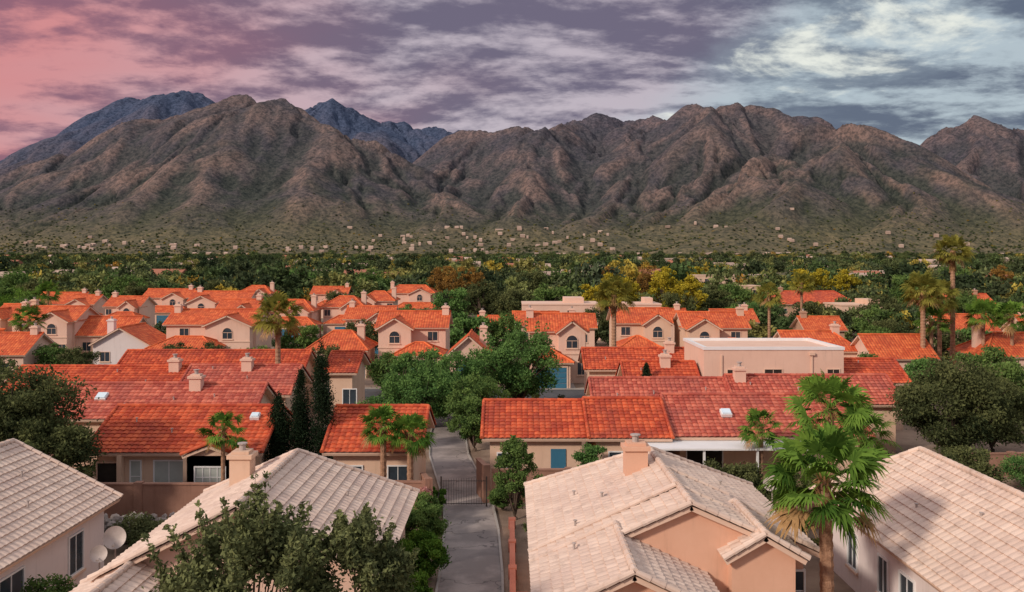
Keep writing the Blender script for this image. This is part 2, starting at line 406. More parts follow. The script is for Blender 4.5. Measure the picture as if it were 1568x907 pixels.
# ------------------------------------------------------------------ red tile row houses
rt = M['red_tile']; ro = M['rose_tile']; ot = M['orange_tile']; tan = M['stucco_beige']
b = Bld('terracotta_roof_house')
b.volume(-22.3, -13.0, 47.5, 56.0, 3.0, 4.75, 'x', tan, rt, 1, .5)
b.volume(-16.9, -14.1, 46.7, 50.4, 3.05, 3.6, 'y', tan, rt, 1, .25)
b.window(-21.2, .1, 1.1, 2.3, 48.0, pane='dark', nx=0, sill=False); b.window(-19.75, .9, .5, 1.6, 48.0, pane='blind', nx=0, ny=1, frame='white')
b.window(-18.0, .1, 1.5, 2.4, 48.0, pane='blind', nx=1, sill=False, frame='white'); b.window(-15.5, .9, 1.5, 1.5, 46.95, pane='blind', nx=3, ny=2, frame='white')
b.box('porch_wall', tan, -16.65, -14.35, 46.95, 48.2, -.1, 3.0)
b.box('porch_posts', tan, -20.55, -20.3, 47.5, 47.9, 0, 2.9); b.box('porch_posts', tan, -17.1, -16.9, 47.5, 47.9, 0, 2.9)
b.sky_light(-14.2, 50.6, 4.35, .39, .5)
for x, y, z in ((-20.6, 50.2, 4.15), (-18.3, 49.2, 3.75)): b.vent(x, y, z)
b.done(); keep(-22.3, -13, 46.5, 56)
b = Bld('terracotta_roof_house')
b.volume(-9.9, -4.7, 47.6, 55.6, 3.0, 4.75, 'x', tan, rt, 1, .5)
b.window(-8.4, .9, 1.0, 1.3, 48.1, nx=1, frame='white'); b.window(-6, .9, 1.0, 1.3, 48.1, nx=1, frame='white'); b.done(); keep(-9.9, -4.7, 47, 56)
def row(x0, x1, y0, y1, ze, zr, mat, wmat=tan, lod=1, chim=(), sky=()):
    b = Bld('terracotta_roof_house')
    b.volume(x0, x1, y0, y1, ze, zr, 'x', wmat, mat, lod, .45)
    sl = math.atan2(zr-ze, (y1-y0)/2)
    for x in chim: b.chimney(x, (y0+y1)/2-.5, ze, zr+.75, .75, 'stucco_pink', .7)
    for x, f in sky: b.sky_light(x, y0+(y1-y0)/2*f, ze+(zr-ze)*f+.03, sl, .7)
    for k in range(max(1, int((x1-x0)/3))):
        x = x0+1.2+k*3+random.random()
        b.window(x+.3, .9, 1.1, 1.3, y0+.45, nx=1, frame='white')
        f = random.uniform(.3, .9); b.vent(x, y0+(y1-y0)/2*f, ze+(zr-ze)*f)
    b.done(); keep(x0, x1, y0, y1)
row(-29.5, -16.2, 57.0, 64.0, 3.1, 4.85, ro, sky=((-26.5, .6),), chim=(-20.7,))
row(-37.5, -24.5, 66.2, 73.8, 3.2, 4.9, rt, chim=(-25.6,))
row(-24.45, -16.0, 65.9, 73.4, 3.3, 5.0, ro, chim=(-20.0,))
row(-33.5, -17.5, 76.0, 83.5, 3.3, 5.15, rt)
row(-15.8, -13.0, 76.5, 84, 3.6, 5.0, rt)
b = Bld('terracotta_roof_house')
b.volume(-1.7, 4.4, 51.4, 59.4, 3.0, 4.5, 'x', tan, rt, 1, .45); b.volume(4.3, 9.0, 51.2, 59.6, 3.03, 4.62, 'x', tan, rt, 1, .45)
b.box('door', M['blue_door'], 2.2, 3.05, 51.8, 51.9, 0, 2.35); b.window(-.3, .9, 1.0, 1.2, 51.85, nx=1, frame='white'); b.window(6.2, .9, 1.4, 1.3, 51.65, nx=1, frame='white')
b.done(); keep(-1.7, 9, 51, 60)
b = Bld('terracotta_roof_house')
b.volume(9.15, 20.5, 51.8, 60.4, 3.0, 4.75, 'x', tan, ro, 1, .45)
b.sky_light(12.6, 53.9, 4.0, .39, .62)
b.box('patio_cover', M['white'], 7.4, 16.4, 49.6, 51.9, 2.72, 2.82)
for x in (7.6, 10.4, 13.3, 16.2): b.box('patio_posts', M['white'], x, x+.12, 49.7, 49.82, 0, 2.72)
b.window(11, .1, 2.0, 2.1, 52.25, pane='dark', nx=1, sill=False, frame='white'); b.done(); keep(7.4, 20.5, 49.5, 60.4)
row(5.4, 14.8, 61.0, 67.0, 3.3, 4.75, ro, chim=())
row(14.9, 26.2, 60.9, 67.2, 3.4, 4.95, ro, chim=(15.8,), sky=((20.5, .6),))
row(8.6, 14.4, 69.0, 75.5, 3.4, 5.0, rt, chim=(12.0,))
row(25.8, 30.6, 70.0, 76.5, 3.6, 5.1, rt)
row(6.2, 16.0, 78.0, 84.6, 3.7, 5.2, rt, chim=(13.9,))
b = Bld('flat_roof_building')
bx = (14.7, 25.4, 70.0, 78.0)
b.box('walls', M['stucco_pink'], *bx, -.1, 6.2)
b.box('parapet', M['white'], bx[0]-.06, bx[1]+.06, bx[2]-.06, bx[2]+.25, 6.2, 6.42)
b.box('parapet', M['white'], bx[0]-.06, bx[0]+.25, bx[2]+.25, bx[3], 6.2, 6.42)
b.box('parapet', M['white'], bx[1]-.25, bx[1]+.06, bx[2]+.25, bx[3], 6.2, 6.42)
b.box('parapet', M['white'], bx[0]-.06, bx[1]+.06, bx[3]+.003, bx[3]+.3, 6.2, 6.42)
for x, z0, w, h in ((17.0, 4.35, 1.0, .32), (20.0, 3.7, 1.3, 1.0), (24.6, 3.7, .9, 1.0)): b.window(x, z0, w, h, 70.0, nx=1 if h > .5 else 0, pane='dark')
b.box('downspout', M['trim'], 22.9, 23.0, 69.9, 69.997, 2, 5.8); b.box('scupper', M['trim'], 22.75, 23.15, 69.8, 69.997, 5.8, 6.0)
b.box('downspout', M['trim'], 16.0, 16.1, 69.9, 69.997, 2, 5.8)
b.done(); keep(*bx)

# ------------------------------------------------------------------ two-storey houses beyond the street
def two(x0, x1, y0, flip=False, zr=7.0, wmat='stucco_pink', door='blue_door', hipf=False):
    b = Bld('two_storey_house'); w = x1-x0; wm = M[wmat]; m = (lambda f: x0+w*f) if not flip else (lambda f: x1-w*f)
    def rr(a, c): a, c = m(a), m(c); return min(a, c), max(a, c)
    b.volume(x0, x1, y0+1.6, y0+9.6, zr-1.7, zr, 'x', wm, ot, 0, .4)
    g0, g1 = rr(.03, .55)
    b.volume(g0, g1, y0, y0+5.5, zr-1.8, zr-.45, 'y', wm, ot, 0, .38)
    gc = (g0+g1)/2
    b.window(gc, zr-3.35, 1.15, .75, y0+.38, arch=True, nx=1)
    b.window(m(.78), zr-3.2, 1.1, 1.0, y0+2.0, nx=1)
    q0, q1 = rr(.30, .98)
    b.volume(q0, q1, y0-4.2, y0+1.9, 2.65, 3.85, 'x', wm, ot, 0, .38, (2.4, 2.4))
    b.garage((q0+q1)/2, min(3.9, q1-q0-1.5), y0-3.82, mat=door)
    b.window(m(.14), .9, .9, 1.3, y0+.38, nx=1)
    b.chimney(m(.93), y0+5.0, zr-2, zr+.7, .8, wmat, .8)
    b.box('belt_trim', M['trim'], g0+.3, g1-.3, y0+.3, y0+.378, 3.05, 3.17)
    b.done(); keep(x0, x1, y0-4.5, y0+9.6)
two(-15.9, -7.3, 104, False)
two(1.5, 8.4, 97, True, 7.1)
two(12.6, 20.3, 113, True, 6.9, 'stucco_beige')
two(20.6, 29.0, 109, False, 6.6, 'stucco_beige')
two(-43.5, -31.5, 112, True, 6.8)
two(-66, -57, 118, True, 6.9)
two(-72, -67, 124, False, 6.9, 'stucco_beige')
def one(x0, x1, y0, y1, ze, zr, axis='x', wmat='stucco_pink', hip=(0, 0), gar=None, nm='terracotta_roof_house', mat=None):
    b = Bld(nm); b.volume(x0, x1, y0, y1, ze, zr, axis, M[wmat], mat or ot, 0, .4, hip)
    n = max(1, int((x1-x0)/3.4))
    for k in range(n):
        xx = x0+(x1-x0)*(k+.5)/n
        if gar and k == gar-1: b.garage(xx, 2.8, y0+.4)
        else: b.window(xx, ze-2.0, 1.1, 1.1, y0+.4, nx=1)
    if random.random() < .6: b.chimney(x0+(x1-x0)*random.choice((.15, .8)), (y0+y1)/2, ze, zr+.8, .8, wmat)
    b.done(); keep(x0, x1, y0, y1)
def two_s(x0, x1, y0, zr, wmat='stucco_pink'):
    b = Bld('two_storey_house'); w = x1-x0; h = random.random() < .5
    b.volume(x0, x1, y0, y0+8, zr-1.7, zr, 'x', M[wmat], ot, 0, .4, (2.5, 2.5) if h else (0, 0))
    a = x0+w*random.choice((.02, .45)); b.volume(a, a+w*.5, y0-1.5, y0+4, zr-1.9, zr-.6, 'y', M[wmat], ot, 0, .35)
    b.volume(x0+w*.2, x1+1.2, y0-4.5, y0+1, 2.7, 3.9, 'x', M[wmat], ot, 0, .4, (2, 2))
    b.window(a+w*.25, zr-3.3, 1.1, .8, y0-1.15, arch=True, nx=1)
    for f in (.15, .85): b.window(x0+w*f, zr-3.2, 1.0, 1.0, y0+.4, nx=1)
    b.garage(x0+w*.65, 3.2, y0-4.1)
    b.chimney(x0+w*random.choice((.1, .9)), y0+4, zr-2, zr+.8, .8, wmat); b.done(); keep(x0, x1, y0-4.6, y0+8)
one(-23.0, -15.9, 101, 109, 3.1, 5.0, 'x', 'stucco_pink', (2.5, 2.5), gar=2)
one(-51, -43.6, 110, 118, 2.9, 5.0, 'y', 'stucco_white')
one(-58, -50, 120, 128, 3.2, 5.5, 'x'); one(-57, -52.2, 98, 106, 2.9, 5.0, 'x')
one(-7.0, -2.2, 97, 105, 3.0, 5.1, 'y', gar=1)
for a in ((-74, -67, 165, 6.5), (-76, -66, 187, 7.2), (-57, -46, 160, 7.6), (-48, -41, 147, 6.7), (-41, -32.5, 150, 6.5), (-32.5, -25, 155, 6.9),
          (-29, -22, 172, 7.2), (-28, -17, 202, 7.6), (-47, -38, 212, 7.0), (-24.5, -17, 132, 6.3), (-62, -54, 205, 7.4), (-90, -80, 175, 6.4), (-102, -92, 195, 6.2)): two_s(*a)
one(0, 7, 130, 138, 3.8, 5.6); one(-5, -.2, 128, 136, 3.4, 5.1); one(8, 12, 128, 135, 3.6, 5.4)
def flat(x0, x1, y0, y1, z, wmat='stucco_pink', up=True):
    b = Bld('flat_roof_building'); b.box('walls', M[wmat], x0, x1, y0, y1, -.1, z-.25)
    b.box('parapet', M[wmat], x0-.08, x1+.08, y0-.08, y1+.08, z-.247, z)
    if up: b.box('upper_block', M[wmat], x0+(x1-x0)*.55, x0+(x1-x0)*.8, y0+2, y1-2, z+.003, z+.9)
    for k in range(max(2, int((x1-x0)/3))): b.window(x0+(x1-x0)*(k+.5)/max(2, int((x1-x0)/3)), z-2.2, 1.2, 1.1, y0, nx=1)
    b.done(); keep(x0, x1, y0, y1)
flat(1.7, 14.5, 150, 160, 6.0); flat(19, 24.5, 150, 158, 6.0); flat(51, 64, 262, 272, 9.0, 'stucco_beige', False); flat(58, 63, 232, 240, 6.8, 'stucco_beige', False); flat(62, 72, 172, 182, 4.8, 'stucco_beige')
one(55, 72, 190, 202, 4.0, 6.6, 'x', 'stucco_tan', (3, 3), mat=rt); one(40, 46, 125, 132, 3.5, 5.2, 'x', 'stucco_tan')
one(29.6, 37.6, 98, 106, 3.3, 5.2, 'x', hip=(0, 2)); one(36.7, 43.6, 93, 101, 3.0, 5.2, 'x'); one(48.6, 57, 94, 102, 3.1, 5.3, 'x', hip=(3, 0))
one(59, 67, 125, 133, 3.4, 5.5, 'x'); one(68, 76, 120, 128, 3.4, 5.6); one(31, 38, 140, 148, 3.6, 5.4, 'x'); one(84, 96, 180, 190, 4, 6.4, 'x', 'stucco_tan')
one(20, 27, 138, 146, 3.6, 5.6, 'x')

# ------------------------------------------------------------------ walls, fences, gate, dishes
def block_wall(pts, h, th=.2, mat='block', nm='block_wall'):
    b = Bld(nm)
    for (xa, ya), (xb, yb) in zip(pts[:-1], pts[1:]):
        O = Vector((xa, ya, 0)); A = Vector((xb-xa, yb-ya, 0)); L = A.length; A /= L; C = Vector((0, 0, 1)).cross(A)
        b.obox('wall', M[mat], O, A, Vector((0, 0, 1)), C, 0, L, -.1, h, -th/2, th/2)
        b.obox('coping', M[mat], O, A, Vector((0, 0, 1)), C, -.02, L+.02, h+.002, h+.08, -th/2-.04, th/2+.04)
        n = int(L/3)
        for i in range(n+1): b.obox('piers', M[mat], O, A, Vector((0, 0, 1)), C, i*L/max(n, 1)-.2, i*L/max(n, 1)+.2, -.1, h+.14, -th/2-.09, th/2+.09)
    return b.done()
block_wall([(-22.5, 45.0), (-14.2, 45.0)], 2.0); block_wall([(-14.1, 45.0), (-14.1, 41.5)], 2.0)
block_wall([(-13.0, 46.2), (-4.3, 45.8)], 1.9); block_wall([(-4.2, 45.8), (-4.6, 47.2)], 2.0)
block_wall([(.05, 27.0), (.0, 44.5)], .35, .16, 'brick_red')
block_wall([(-1.4, 49.3), (-1.9, 51.2)], 1.9); block_wall([(-.9, 49.4), (7.0, 49.4)], 1.7)
block_wall([(20.7, 54.5), (46, 56.5)], 1.35); block_wall([(10.5, 44.5), (24, 44.5)], 1.2)
b = Bld('retaining_wall'); b.box('wall', M['brick_red'], .2, .55, 31.0, 33.2, 0, .9); b.box('cap', M['brick_red'], .17, .58, 30.97, 33.23, .903, .98); b.done()

def rocks(name, x0, x1, y, n):
    V = []; F = []
    for i in range(n):
        c = np.array([random.uniform(x0, x1), y+random.uniform(-.45, .45), random.uniform(.05, 1.0)])
        c[1] += c[2]*.5
        r = random.uniform(.12, .28); o = len(V)
        phi = (1+5**.5)/2
        ico = [(-1, phi, 0), (1, phi, 0), (-1, -phi, 0), (1, -phi, 0), (0, -1, phi), (0, 1, phi), (0, -1, -phi), (0, 1, -phi), (phi, 0, -1), (phi, 0, 1), (-phi, 0, -1), (-phi, 0, 1)]
        for p in ico: V.append(c+np.array(p)*r*.55*np.array([random.uniform(.7, 1.3), random.uniform(.7, 1.3), random.uniform(.5, 1)]))
        for f in [(0, 11, 5), (0, 5, 1), (0, 1, 7), (0, 7, 10), (0, 10, 11), (1, 5, 9), (5, 11, 4), (11, 10, 2), (10, 7, 6), (7, 1, 8), (3, 9, 4), (3, 4, 2), (3, 2, 6), (3, 6, 8), (3, 8, 9), (4, 9, 5), (2, 4, 11), (6, 2, 10), (8, 6, 7), (9, 8, 1)]: F.append(tuple(k+o for k in f))
    mesh_obj(name, V, F, M['rock'])
rocks('rock_wall', -20.5, -14.6, 42.3, 330)

b = Bld('iron_gate')
y = 48.4
for x in (-3.75, -1.35): b.box('posts', M['iron'], x-.04, x+.04, y-.04, y+.04, 0, 1.6)
for z in (.15, 1.35): b.box('rails', M['iron'], -3.70, -1.40, y-.014, y+.014, z, z+.03)
for i in range(17):
    x = -3.62+i*.134; b.box('bars', M['iron'], x-.007, x+.007, y-.0065, y+.0065, .1, 1.42+.1*math.sin(i/16*math.pi))
b.done()
b = Bld('iron_fence')
for i in range(8):
    yy = 42+i*.9; b.box('posts', M['iron'], -3.75, -3.70, yy, yy+.05, 0, 1.2)
b.box('rails', M['iron'], -3.74, -3.71, 42.05, 48.3, 1.1, 1.14); b.box('rails', M['iron'], -3.74, -3.71, 42.05, 48.3, .2, .24)
b.done()

def dish(x, y, z, r, yaw):
    e = empty('satellite_dish', (x, y, z)); e.rotation_euler = (0, 0, yaw)
    V = []; F = []; n = 20; R = 5
    for i in range(R+1):
        q = r*i/R
        for j in range(n):
            a = 2*math.pi*j/n; V.append((q*math.cos(a), -.1*r+.35*(1-(i/R)**2)*r*.8, q*math.sin(a)*1.05))
    for i in range(R):
        for j in range(n): F.append((i*n+j, i*n+(j+1) % n, (i+1)*n+(j+1) % n, (i+1)*n+j))
    ob = mesh_obj('reflector', V, F, M['metal'], e, smooth=True); ob.rotation_euler = (math.radians(-25), 0, 0)
    q = Bld('x')
    q.box('mast', M['metal'], -.025, .025, .2, .25, -z, 0); q.box('arm', M['metal'], -.015, .015, -.75*r-.1, 0, -.5*r, -.46*r); q.box('feed', M['metal'], -.05, .05, -.85*r-.1, -.75*r-.1, -.52*r, -.36*r)
    for pn, (mat, V, F, uv) in q.p.items(): mesh_obj(pn, V, F, mat, e)
dish(-15.3, 35.2, 2.35, .42, .3); dish(-15.1, 33.4, 2.3, .3, .3); dish(11.9, 42.0, 2.8, .36, -.5)

# ------------------------------------------------------------------ plants
def tube(V, F, pts, rad, n=7):
    o = len(V); k = len(pts)
    for i, (p, r) in enumerate(zip(pts, rad)):
        p = Vector(p); d = (Vector(pts[min(i+1, k-1)])-Vector(pts[max(i-1, 0)])).normalized()
        a = d.orthogonal().normalized() if abs(d.z) < .9 else d.cross(Vector((0, 1, 0))).normalized(); c = d.cross(a)
        for j in range(n):
            t = 2*math.pi*j/n; V.append(tuple(p+(a*math.cos(t)+c*math.sin(t))*r))
    for i in range(k-1):
        for j in range(n): F.append((o+i*n+j, o+i*n+(j+1) % n, o+(i+1)*n+(j+1) % n, o+(i+1)*n+j))
def leafcloud(C, R, n, size, r, hz, hr, flat=.7):
    C = np.asarray(C); R = np.asarray(R); k = r.choice(len(C), n, p=R**2/np.sum(R**2))
    d = r.normal(size=(n, 3)); d /= np.linalg.norm(d, axis=1)[:, None]
    rad = r.random(n)**.5*(1+.25*r.random(n)**6*3)
    P = C[k]+d*(rad*R[k])[:, None]*np.array([1, 1, flat])
    a = r.normal(size=(n, 3)); a /= np.linalg.norm(a, axis=1)[:, None]
    nn = r.normal(size=(n, 3))+np.array([0, 0, .6]); c = np.cross(a, nn); c /= np.linalg.norm(c, axis=1)[:, None]
    s = size*(.6+.8*r.random(n))[:, None]
    V = np.stack([P-a*s, P+c*s*.5, P+a*s, P-c*s*.5], 1).reshape(-1, 3)
    ct = r.random(len(C))
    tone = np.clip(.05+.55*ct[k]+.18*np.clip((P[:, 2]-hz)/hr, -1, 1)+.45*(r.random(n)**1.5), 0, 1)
    return V, np.arange(4*n).reshape(n, 4), np.repeat(tone, 4)
PROTO = {}
def tree(name, x, y, h, r, leaf, n=6000, size=.09, nclump=38, seed=1, zlow=.3, cr=.28, trunk=.14, rot=None, sx=1.0, z=0, key=None, flat=.7, sprigs=0):
    key = key or (leaf, n, size, nclump, seed, round(zlow, 2), round(h/r, 1), cr)
    e = empty(name, (x, y, z))
    if key not in PROTO:
        q = np.random.default_rng(seed)
        cz = h*(1+zlow)/2; rz = h*(1-zlow)/2
        C = []; R = []
        while len(C) < nclump:
            p = q.uniform(-1, 1, 3); L = np.linalg.norm(p)
            if L > 1 or L < .35: continue
            wob = .78+.3*math.sin(3*math.atan2(p[1], p[0])+seed)*.5+.12*q.random()
            C.append([p[0]*r*wob, p[1]*r*wob, cz+p[2]*rz*.85]); R.append(r*cr*q.uniform(.5, 1.25))
        base_n = len(C); lines = []
        for i in range(sprigs):
            az = q.random()*6.28; el = q.uniform(.35, 1.45); rr = q.uniform(.55, .85)
            s0 = np.array([math.cos(az)*math.cos(el)*r*rr, math.sin(az)*math.cos(el)*r*rr, cz+math.sin(el)*rz*rr])
            dr = np.array([math.cos(az)*math.cos(el)*.6, math.sin(az)*math.cos(el)*.6, .9+.3*q.random()]); Ls = r*q.uniform(.25, .5)
            lines.append((s0, s0+dr*Ls))
            for t in np.linspace(0, 1, 6): C.append(list(s0+dr*Ls*t)); R.append(.20*(1-.55*t))
        V, F, T = leafcloud(C, R, n, size, q, cz, rz, flat)
        TV = []; TF = []
        f = h*zlow*.8
        tube(TV, TF, [(0, 0, -.1), (.04*r, 0, f*.5), (0, .03*r, f)], [trunk*1.3, trunk, trunk*.85], 8)
        for i in range(0, base_n, 2):
            c = Vector(C[i]); m = Vector((c.x*.45, c.y*.45, f+(c.z-f)*.55+.05*r))
            tube(TV, TF, [(0, 0, f*.85), tuple(m), tuple(c)], [trunk*.6, trunk*.32, trunk*.08], 5)
        for s0, s1 in lines: tube(TV, TF, [tuple(s0*.8+np.array([0, 0, cz*.2])), tuple(s0), tuple(s1)], [.022, .014, .005], 4)
        fo = mesh_obj('foliage', V, F, M[leaf], e, tone=T); tr = mesh_obj('trunk', TV, TF, M['bark'], e, smooth=True)
        PROTO[key] = (fo.data, tr.data, h)
    else:
        fd, td, h0 = PROTO[key]; s = h/h0
        for nm, d in (('foliage', fd), ('trunk', td)):
            o = bpy.data.objects.new(nm, d); COL.objects.link(o); o.parent = e; o.scale = (s*sx, s*sx, s)
        e.rotation_euler = (0, 0, rot if rot is not None else random.uniform(0, 6.28))
    return e

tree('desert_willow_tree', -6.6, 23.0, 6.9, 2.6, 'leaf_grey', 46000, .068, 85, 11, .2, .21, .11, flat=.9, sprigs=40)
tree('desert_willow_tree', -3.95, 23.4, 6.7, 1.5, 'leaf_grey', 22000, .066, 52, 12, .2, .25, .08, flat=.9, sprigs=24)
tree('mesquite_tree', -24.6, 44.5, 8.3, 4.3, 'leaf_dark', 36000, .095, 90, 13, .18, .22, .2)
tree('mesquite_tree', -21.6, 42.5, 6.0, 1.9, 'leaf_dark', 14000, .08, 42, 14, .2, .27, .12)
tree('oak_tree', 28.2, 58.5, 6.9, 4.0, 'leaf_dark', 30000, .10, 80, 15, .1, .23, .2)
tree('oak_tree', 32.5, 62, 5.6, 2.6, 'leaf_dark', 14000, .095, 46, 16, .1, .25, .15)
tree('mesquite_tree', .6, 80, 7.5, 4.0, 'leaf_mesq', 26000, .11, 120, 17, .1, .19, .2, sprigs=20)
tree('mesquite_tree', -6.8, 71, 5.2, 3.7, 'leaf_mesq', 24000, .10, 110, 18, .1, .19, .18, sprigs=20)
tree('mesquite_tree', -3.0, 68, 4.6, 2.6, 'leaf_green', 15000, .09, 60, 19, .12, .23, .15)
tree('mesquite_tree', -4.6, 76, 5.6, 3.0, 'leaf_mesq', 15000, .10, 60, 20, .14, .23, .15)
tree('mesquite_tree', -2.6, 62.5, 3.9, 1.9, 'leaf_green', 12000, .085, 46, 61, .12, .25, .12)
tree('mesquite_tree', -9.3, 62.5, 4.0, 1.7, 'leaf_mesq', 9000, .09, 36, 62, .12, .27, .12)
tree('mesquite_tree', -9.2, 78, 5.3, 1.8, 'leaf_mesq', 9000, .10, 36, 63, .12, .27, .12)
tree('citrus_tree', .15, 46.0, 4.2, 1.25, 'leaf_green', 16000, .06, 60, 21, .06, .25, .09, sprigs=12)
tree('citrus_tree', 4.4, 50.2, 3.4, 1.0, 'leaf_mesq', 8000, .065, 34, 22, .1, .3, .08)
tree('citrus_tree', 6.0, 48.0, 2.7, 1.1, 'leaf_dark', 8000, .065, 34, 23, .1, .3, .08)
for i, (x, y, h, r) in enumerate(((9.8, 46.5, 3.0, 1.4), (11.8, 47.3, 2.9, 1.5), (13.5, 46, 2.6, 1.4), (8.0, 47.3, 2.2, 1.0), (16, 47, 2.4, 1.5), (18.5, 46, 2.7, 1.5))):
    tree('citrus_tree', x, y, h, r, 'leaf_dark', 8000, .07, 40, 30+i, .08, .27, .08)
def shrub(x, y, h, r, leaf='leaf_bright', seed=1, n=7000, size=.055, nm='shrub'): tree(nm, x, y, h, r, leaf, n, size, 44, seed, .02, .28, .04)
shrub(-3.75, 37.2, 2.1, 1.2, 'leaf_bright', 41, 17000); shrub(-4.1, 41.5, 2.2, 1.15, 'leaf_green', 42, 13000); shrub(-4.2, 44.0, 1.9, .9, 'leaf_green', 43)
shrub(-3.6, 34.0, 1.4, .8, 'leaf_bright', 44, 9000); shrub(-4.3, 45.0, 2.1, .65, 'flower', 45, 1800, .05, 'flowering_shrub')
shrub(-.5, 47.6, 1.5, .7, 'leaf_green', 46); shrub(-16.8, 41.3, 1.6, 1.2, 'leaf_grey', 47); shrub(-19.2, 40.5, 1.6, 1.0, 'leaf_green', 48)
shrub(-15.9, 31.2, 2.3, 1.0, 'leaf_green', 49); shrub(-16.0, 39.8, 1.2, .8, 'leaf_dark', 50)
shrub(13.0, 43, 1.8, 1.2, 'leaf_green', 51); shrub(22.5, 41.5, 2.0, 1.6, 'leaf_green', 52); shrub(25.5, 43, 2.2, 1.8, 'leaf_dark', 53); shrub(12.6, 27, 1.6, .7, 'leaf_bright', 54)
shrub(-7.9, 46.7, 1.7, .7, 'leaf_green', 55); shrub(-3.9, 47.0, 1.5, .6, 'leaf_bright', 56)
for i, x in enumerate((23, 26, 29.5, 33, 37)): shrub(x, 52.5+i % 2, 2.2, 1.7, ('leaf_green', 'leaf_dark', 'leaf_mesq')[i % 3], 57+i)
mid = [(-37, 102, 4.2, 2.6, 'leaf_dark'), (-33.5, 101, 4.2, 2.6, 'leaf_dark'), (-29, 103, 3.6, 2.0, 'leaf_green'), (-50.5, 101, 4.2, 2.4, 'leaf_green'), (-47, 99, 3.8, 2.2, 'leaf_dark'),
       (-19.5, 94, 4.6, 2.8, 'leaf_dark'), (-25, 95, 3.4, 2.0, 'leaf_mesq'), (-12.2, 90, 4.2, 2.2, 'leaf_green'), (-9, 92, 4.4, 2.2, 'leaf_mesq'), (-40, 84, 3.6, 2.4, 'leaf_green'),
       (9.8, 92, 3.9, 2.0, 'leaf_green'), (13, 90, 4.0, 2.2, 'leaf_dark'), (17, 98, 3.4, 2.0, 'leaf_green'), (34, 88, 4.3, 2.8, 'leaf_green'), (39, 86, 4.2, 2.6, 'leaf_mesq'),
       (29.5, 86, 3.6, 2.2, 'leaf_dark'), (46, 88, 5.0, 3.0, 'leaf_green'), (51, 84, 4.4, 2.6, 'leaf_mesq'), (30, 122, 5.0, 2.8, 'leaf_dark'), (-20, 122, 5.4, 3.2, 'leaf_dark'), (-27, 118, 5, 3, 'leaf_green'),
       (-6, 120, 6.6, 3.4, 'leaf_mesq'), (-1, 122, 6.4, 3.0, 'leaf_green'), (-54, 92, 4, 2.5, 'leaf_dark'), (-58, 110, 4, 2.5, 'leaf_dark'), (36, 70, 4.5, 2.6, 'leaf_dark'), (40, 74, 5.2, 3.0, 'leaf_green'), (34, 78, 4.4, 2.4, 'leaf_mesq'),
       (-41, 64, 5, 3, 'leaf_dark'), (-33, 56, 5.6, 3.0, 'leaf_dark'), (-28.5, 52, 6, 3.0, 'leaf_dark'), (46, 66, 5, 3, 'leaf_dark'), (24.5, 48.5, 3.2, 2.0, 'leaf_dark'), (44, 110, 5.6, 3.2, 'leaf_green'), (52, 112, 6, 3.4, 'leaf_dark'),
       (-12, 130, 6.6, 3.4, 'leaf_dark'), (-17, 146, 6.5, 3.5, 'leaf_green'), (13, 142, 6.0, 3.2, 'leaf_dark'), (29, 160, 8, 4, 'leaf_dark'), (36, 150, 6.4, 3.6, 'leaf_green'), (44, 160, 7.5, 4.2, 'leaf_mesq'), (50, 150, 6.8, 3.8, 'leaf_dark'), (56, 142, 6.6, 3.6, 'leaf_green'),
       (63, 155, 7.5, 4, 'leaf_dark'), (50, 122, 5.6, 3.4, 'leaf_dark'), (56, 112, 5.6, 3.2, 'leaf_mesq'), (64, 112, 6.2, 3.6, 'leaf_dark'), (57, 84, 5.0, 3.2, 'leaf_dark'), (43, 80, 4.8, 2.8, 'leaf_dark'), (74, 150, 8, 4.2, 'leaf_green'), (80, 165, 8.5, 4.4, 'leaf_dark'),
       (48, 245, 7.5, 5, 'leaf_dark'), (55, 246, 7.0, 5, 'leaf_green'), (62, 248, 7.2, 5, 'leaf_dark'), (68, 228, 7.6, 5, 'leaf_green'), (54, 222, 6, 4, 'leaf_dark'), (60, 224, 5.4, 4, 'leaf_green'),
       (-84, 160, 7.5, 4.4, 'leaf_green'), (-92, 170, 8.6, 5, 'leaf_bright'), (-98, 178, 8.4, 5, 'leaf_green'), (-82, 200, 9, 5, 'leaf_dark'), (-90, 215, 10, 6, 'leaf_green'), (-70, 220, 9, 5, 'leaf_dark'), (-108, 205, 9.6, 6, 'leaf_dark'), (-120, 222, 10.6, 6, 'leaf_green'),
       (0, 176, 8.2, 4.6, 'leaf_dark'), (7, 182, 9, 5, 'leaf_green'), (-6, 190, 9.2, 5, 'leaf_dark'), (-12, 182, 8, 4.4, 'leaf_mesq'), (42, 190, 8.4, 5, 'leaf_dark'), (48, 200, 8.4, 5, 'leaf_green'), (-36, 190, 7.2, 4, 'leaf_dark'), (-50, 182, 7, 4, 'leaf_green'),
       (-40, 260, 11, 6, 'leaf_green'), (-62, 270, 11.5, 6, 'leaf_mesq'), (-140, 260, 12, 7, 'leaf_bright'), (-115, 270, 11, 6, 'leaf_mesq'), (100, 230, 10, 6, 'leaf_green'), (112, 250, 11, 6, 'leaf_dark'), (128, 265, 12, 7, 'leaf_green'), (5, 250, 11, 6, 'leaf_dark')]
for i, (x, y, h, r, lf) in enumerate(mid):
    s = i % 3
    tree('mesquite_tree', x, y, h, r, lf, 5500, .16, 34, 70+s, .1, .3, .16, sx=r/h*1.7, key=('mid', lf, s)) if ('mid', lf, s) in PROTO else tree('mesquite_tree', x, y, h, h*.58, lf, 6500, .12, 50, 70+s, .1, .25, .16, key=('mid', lf, s))
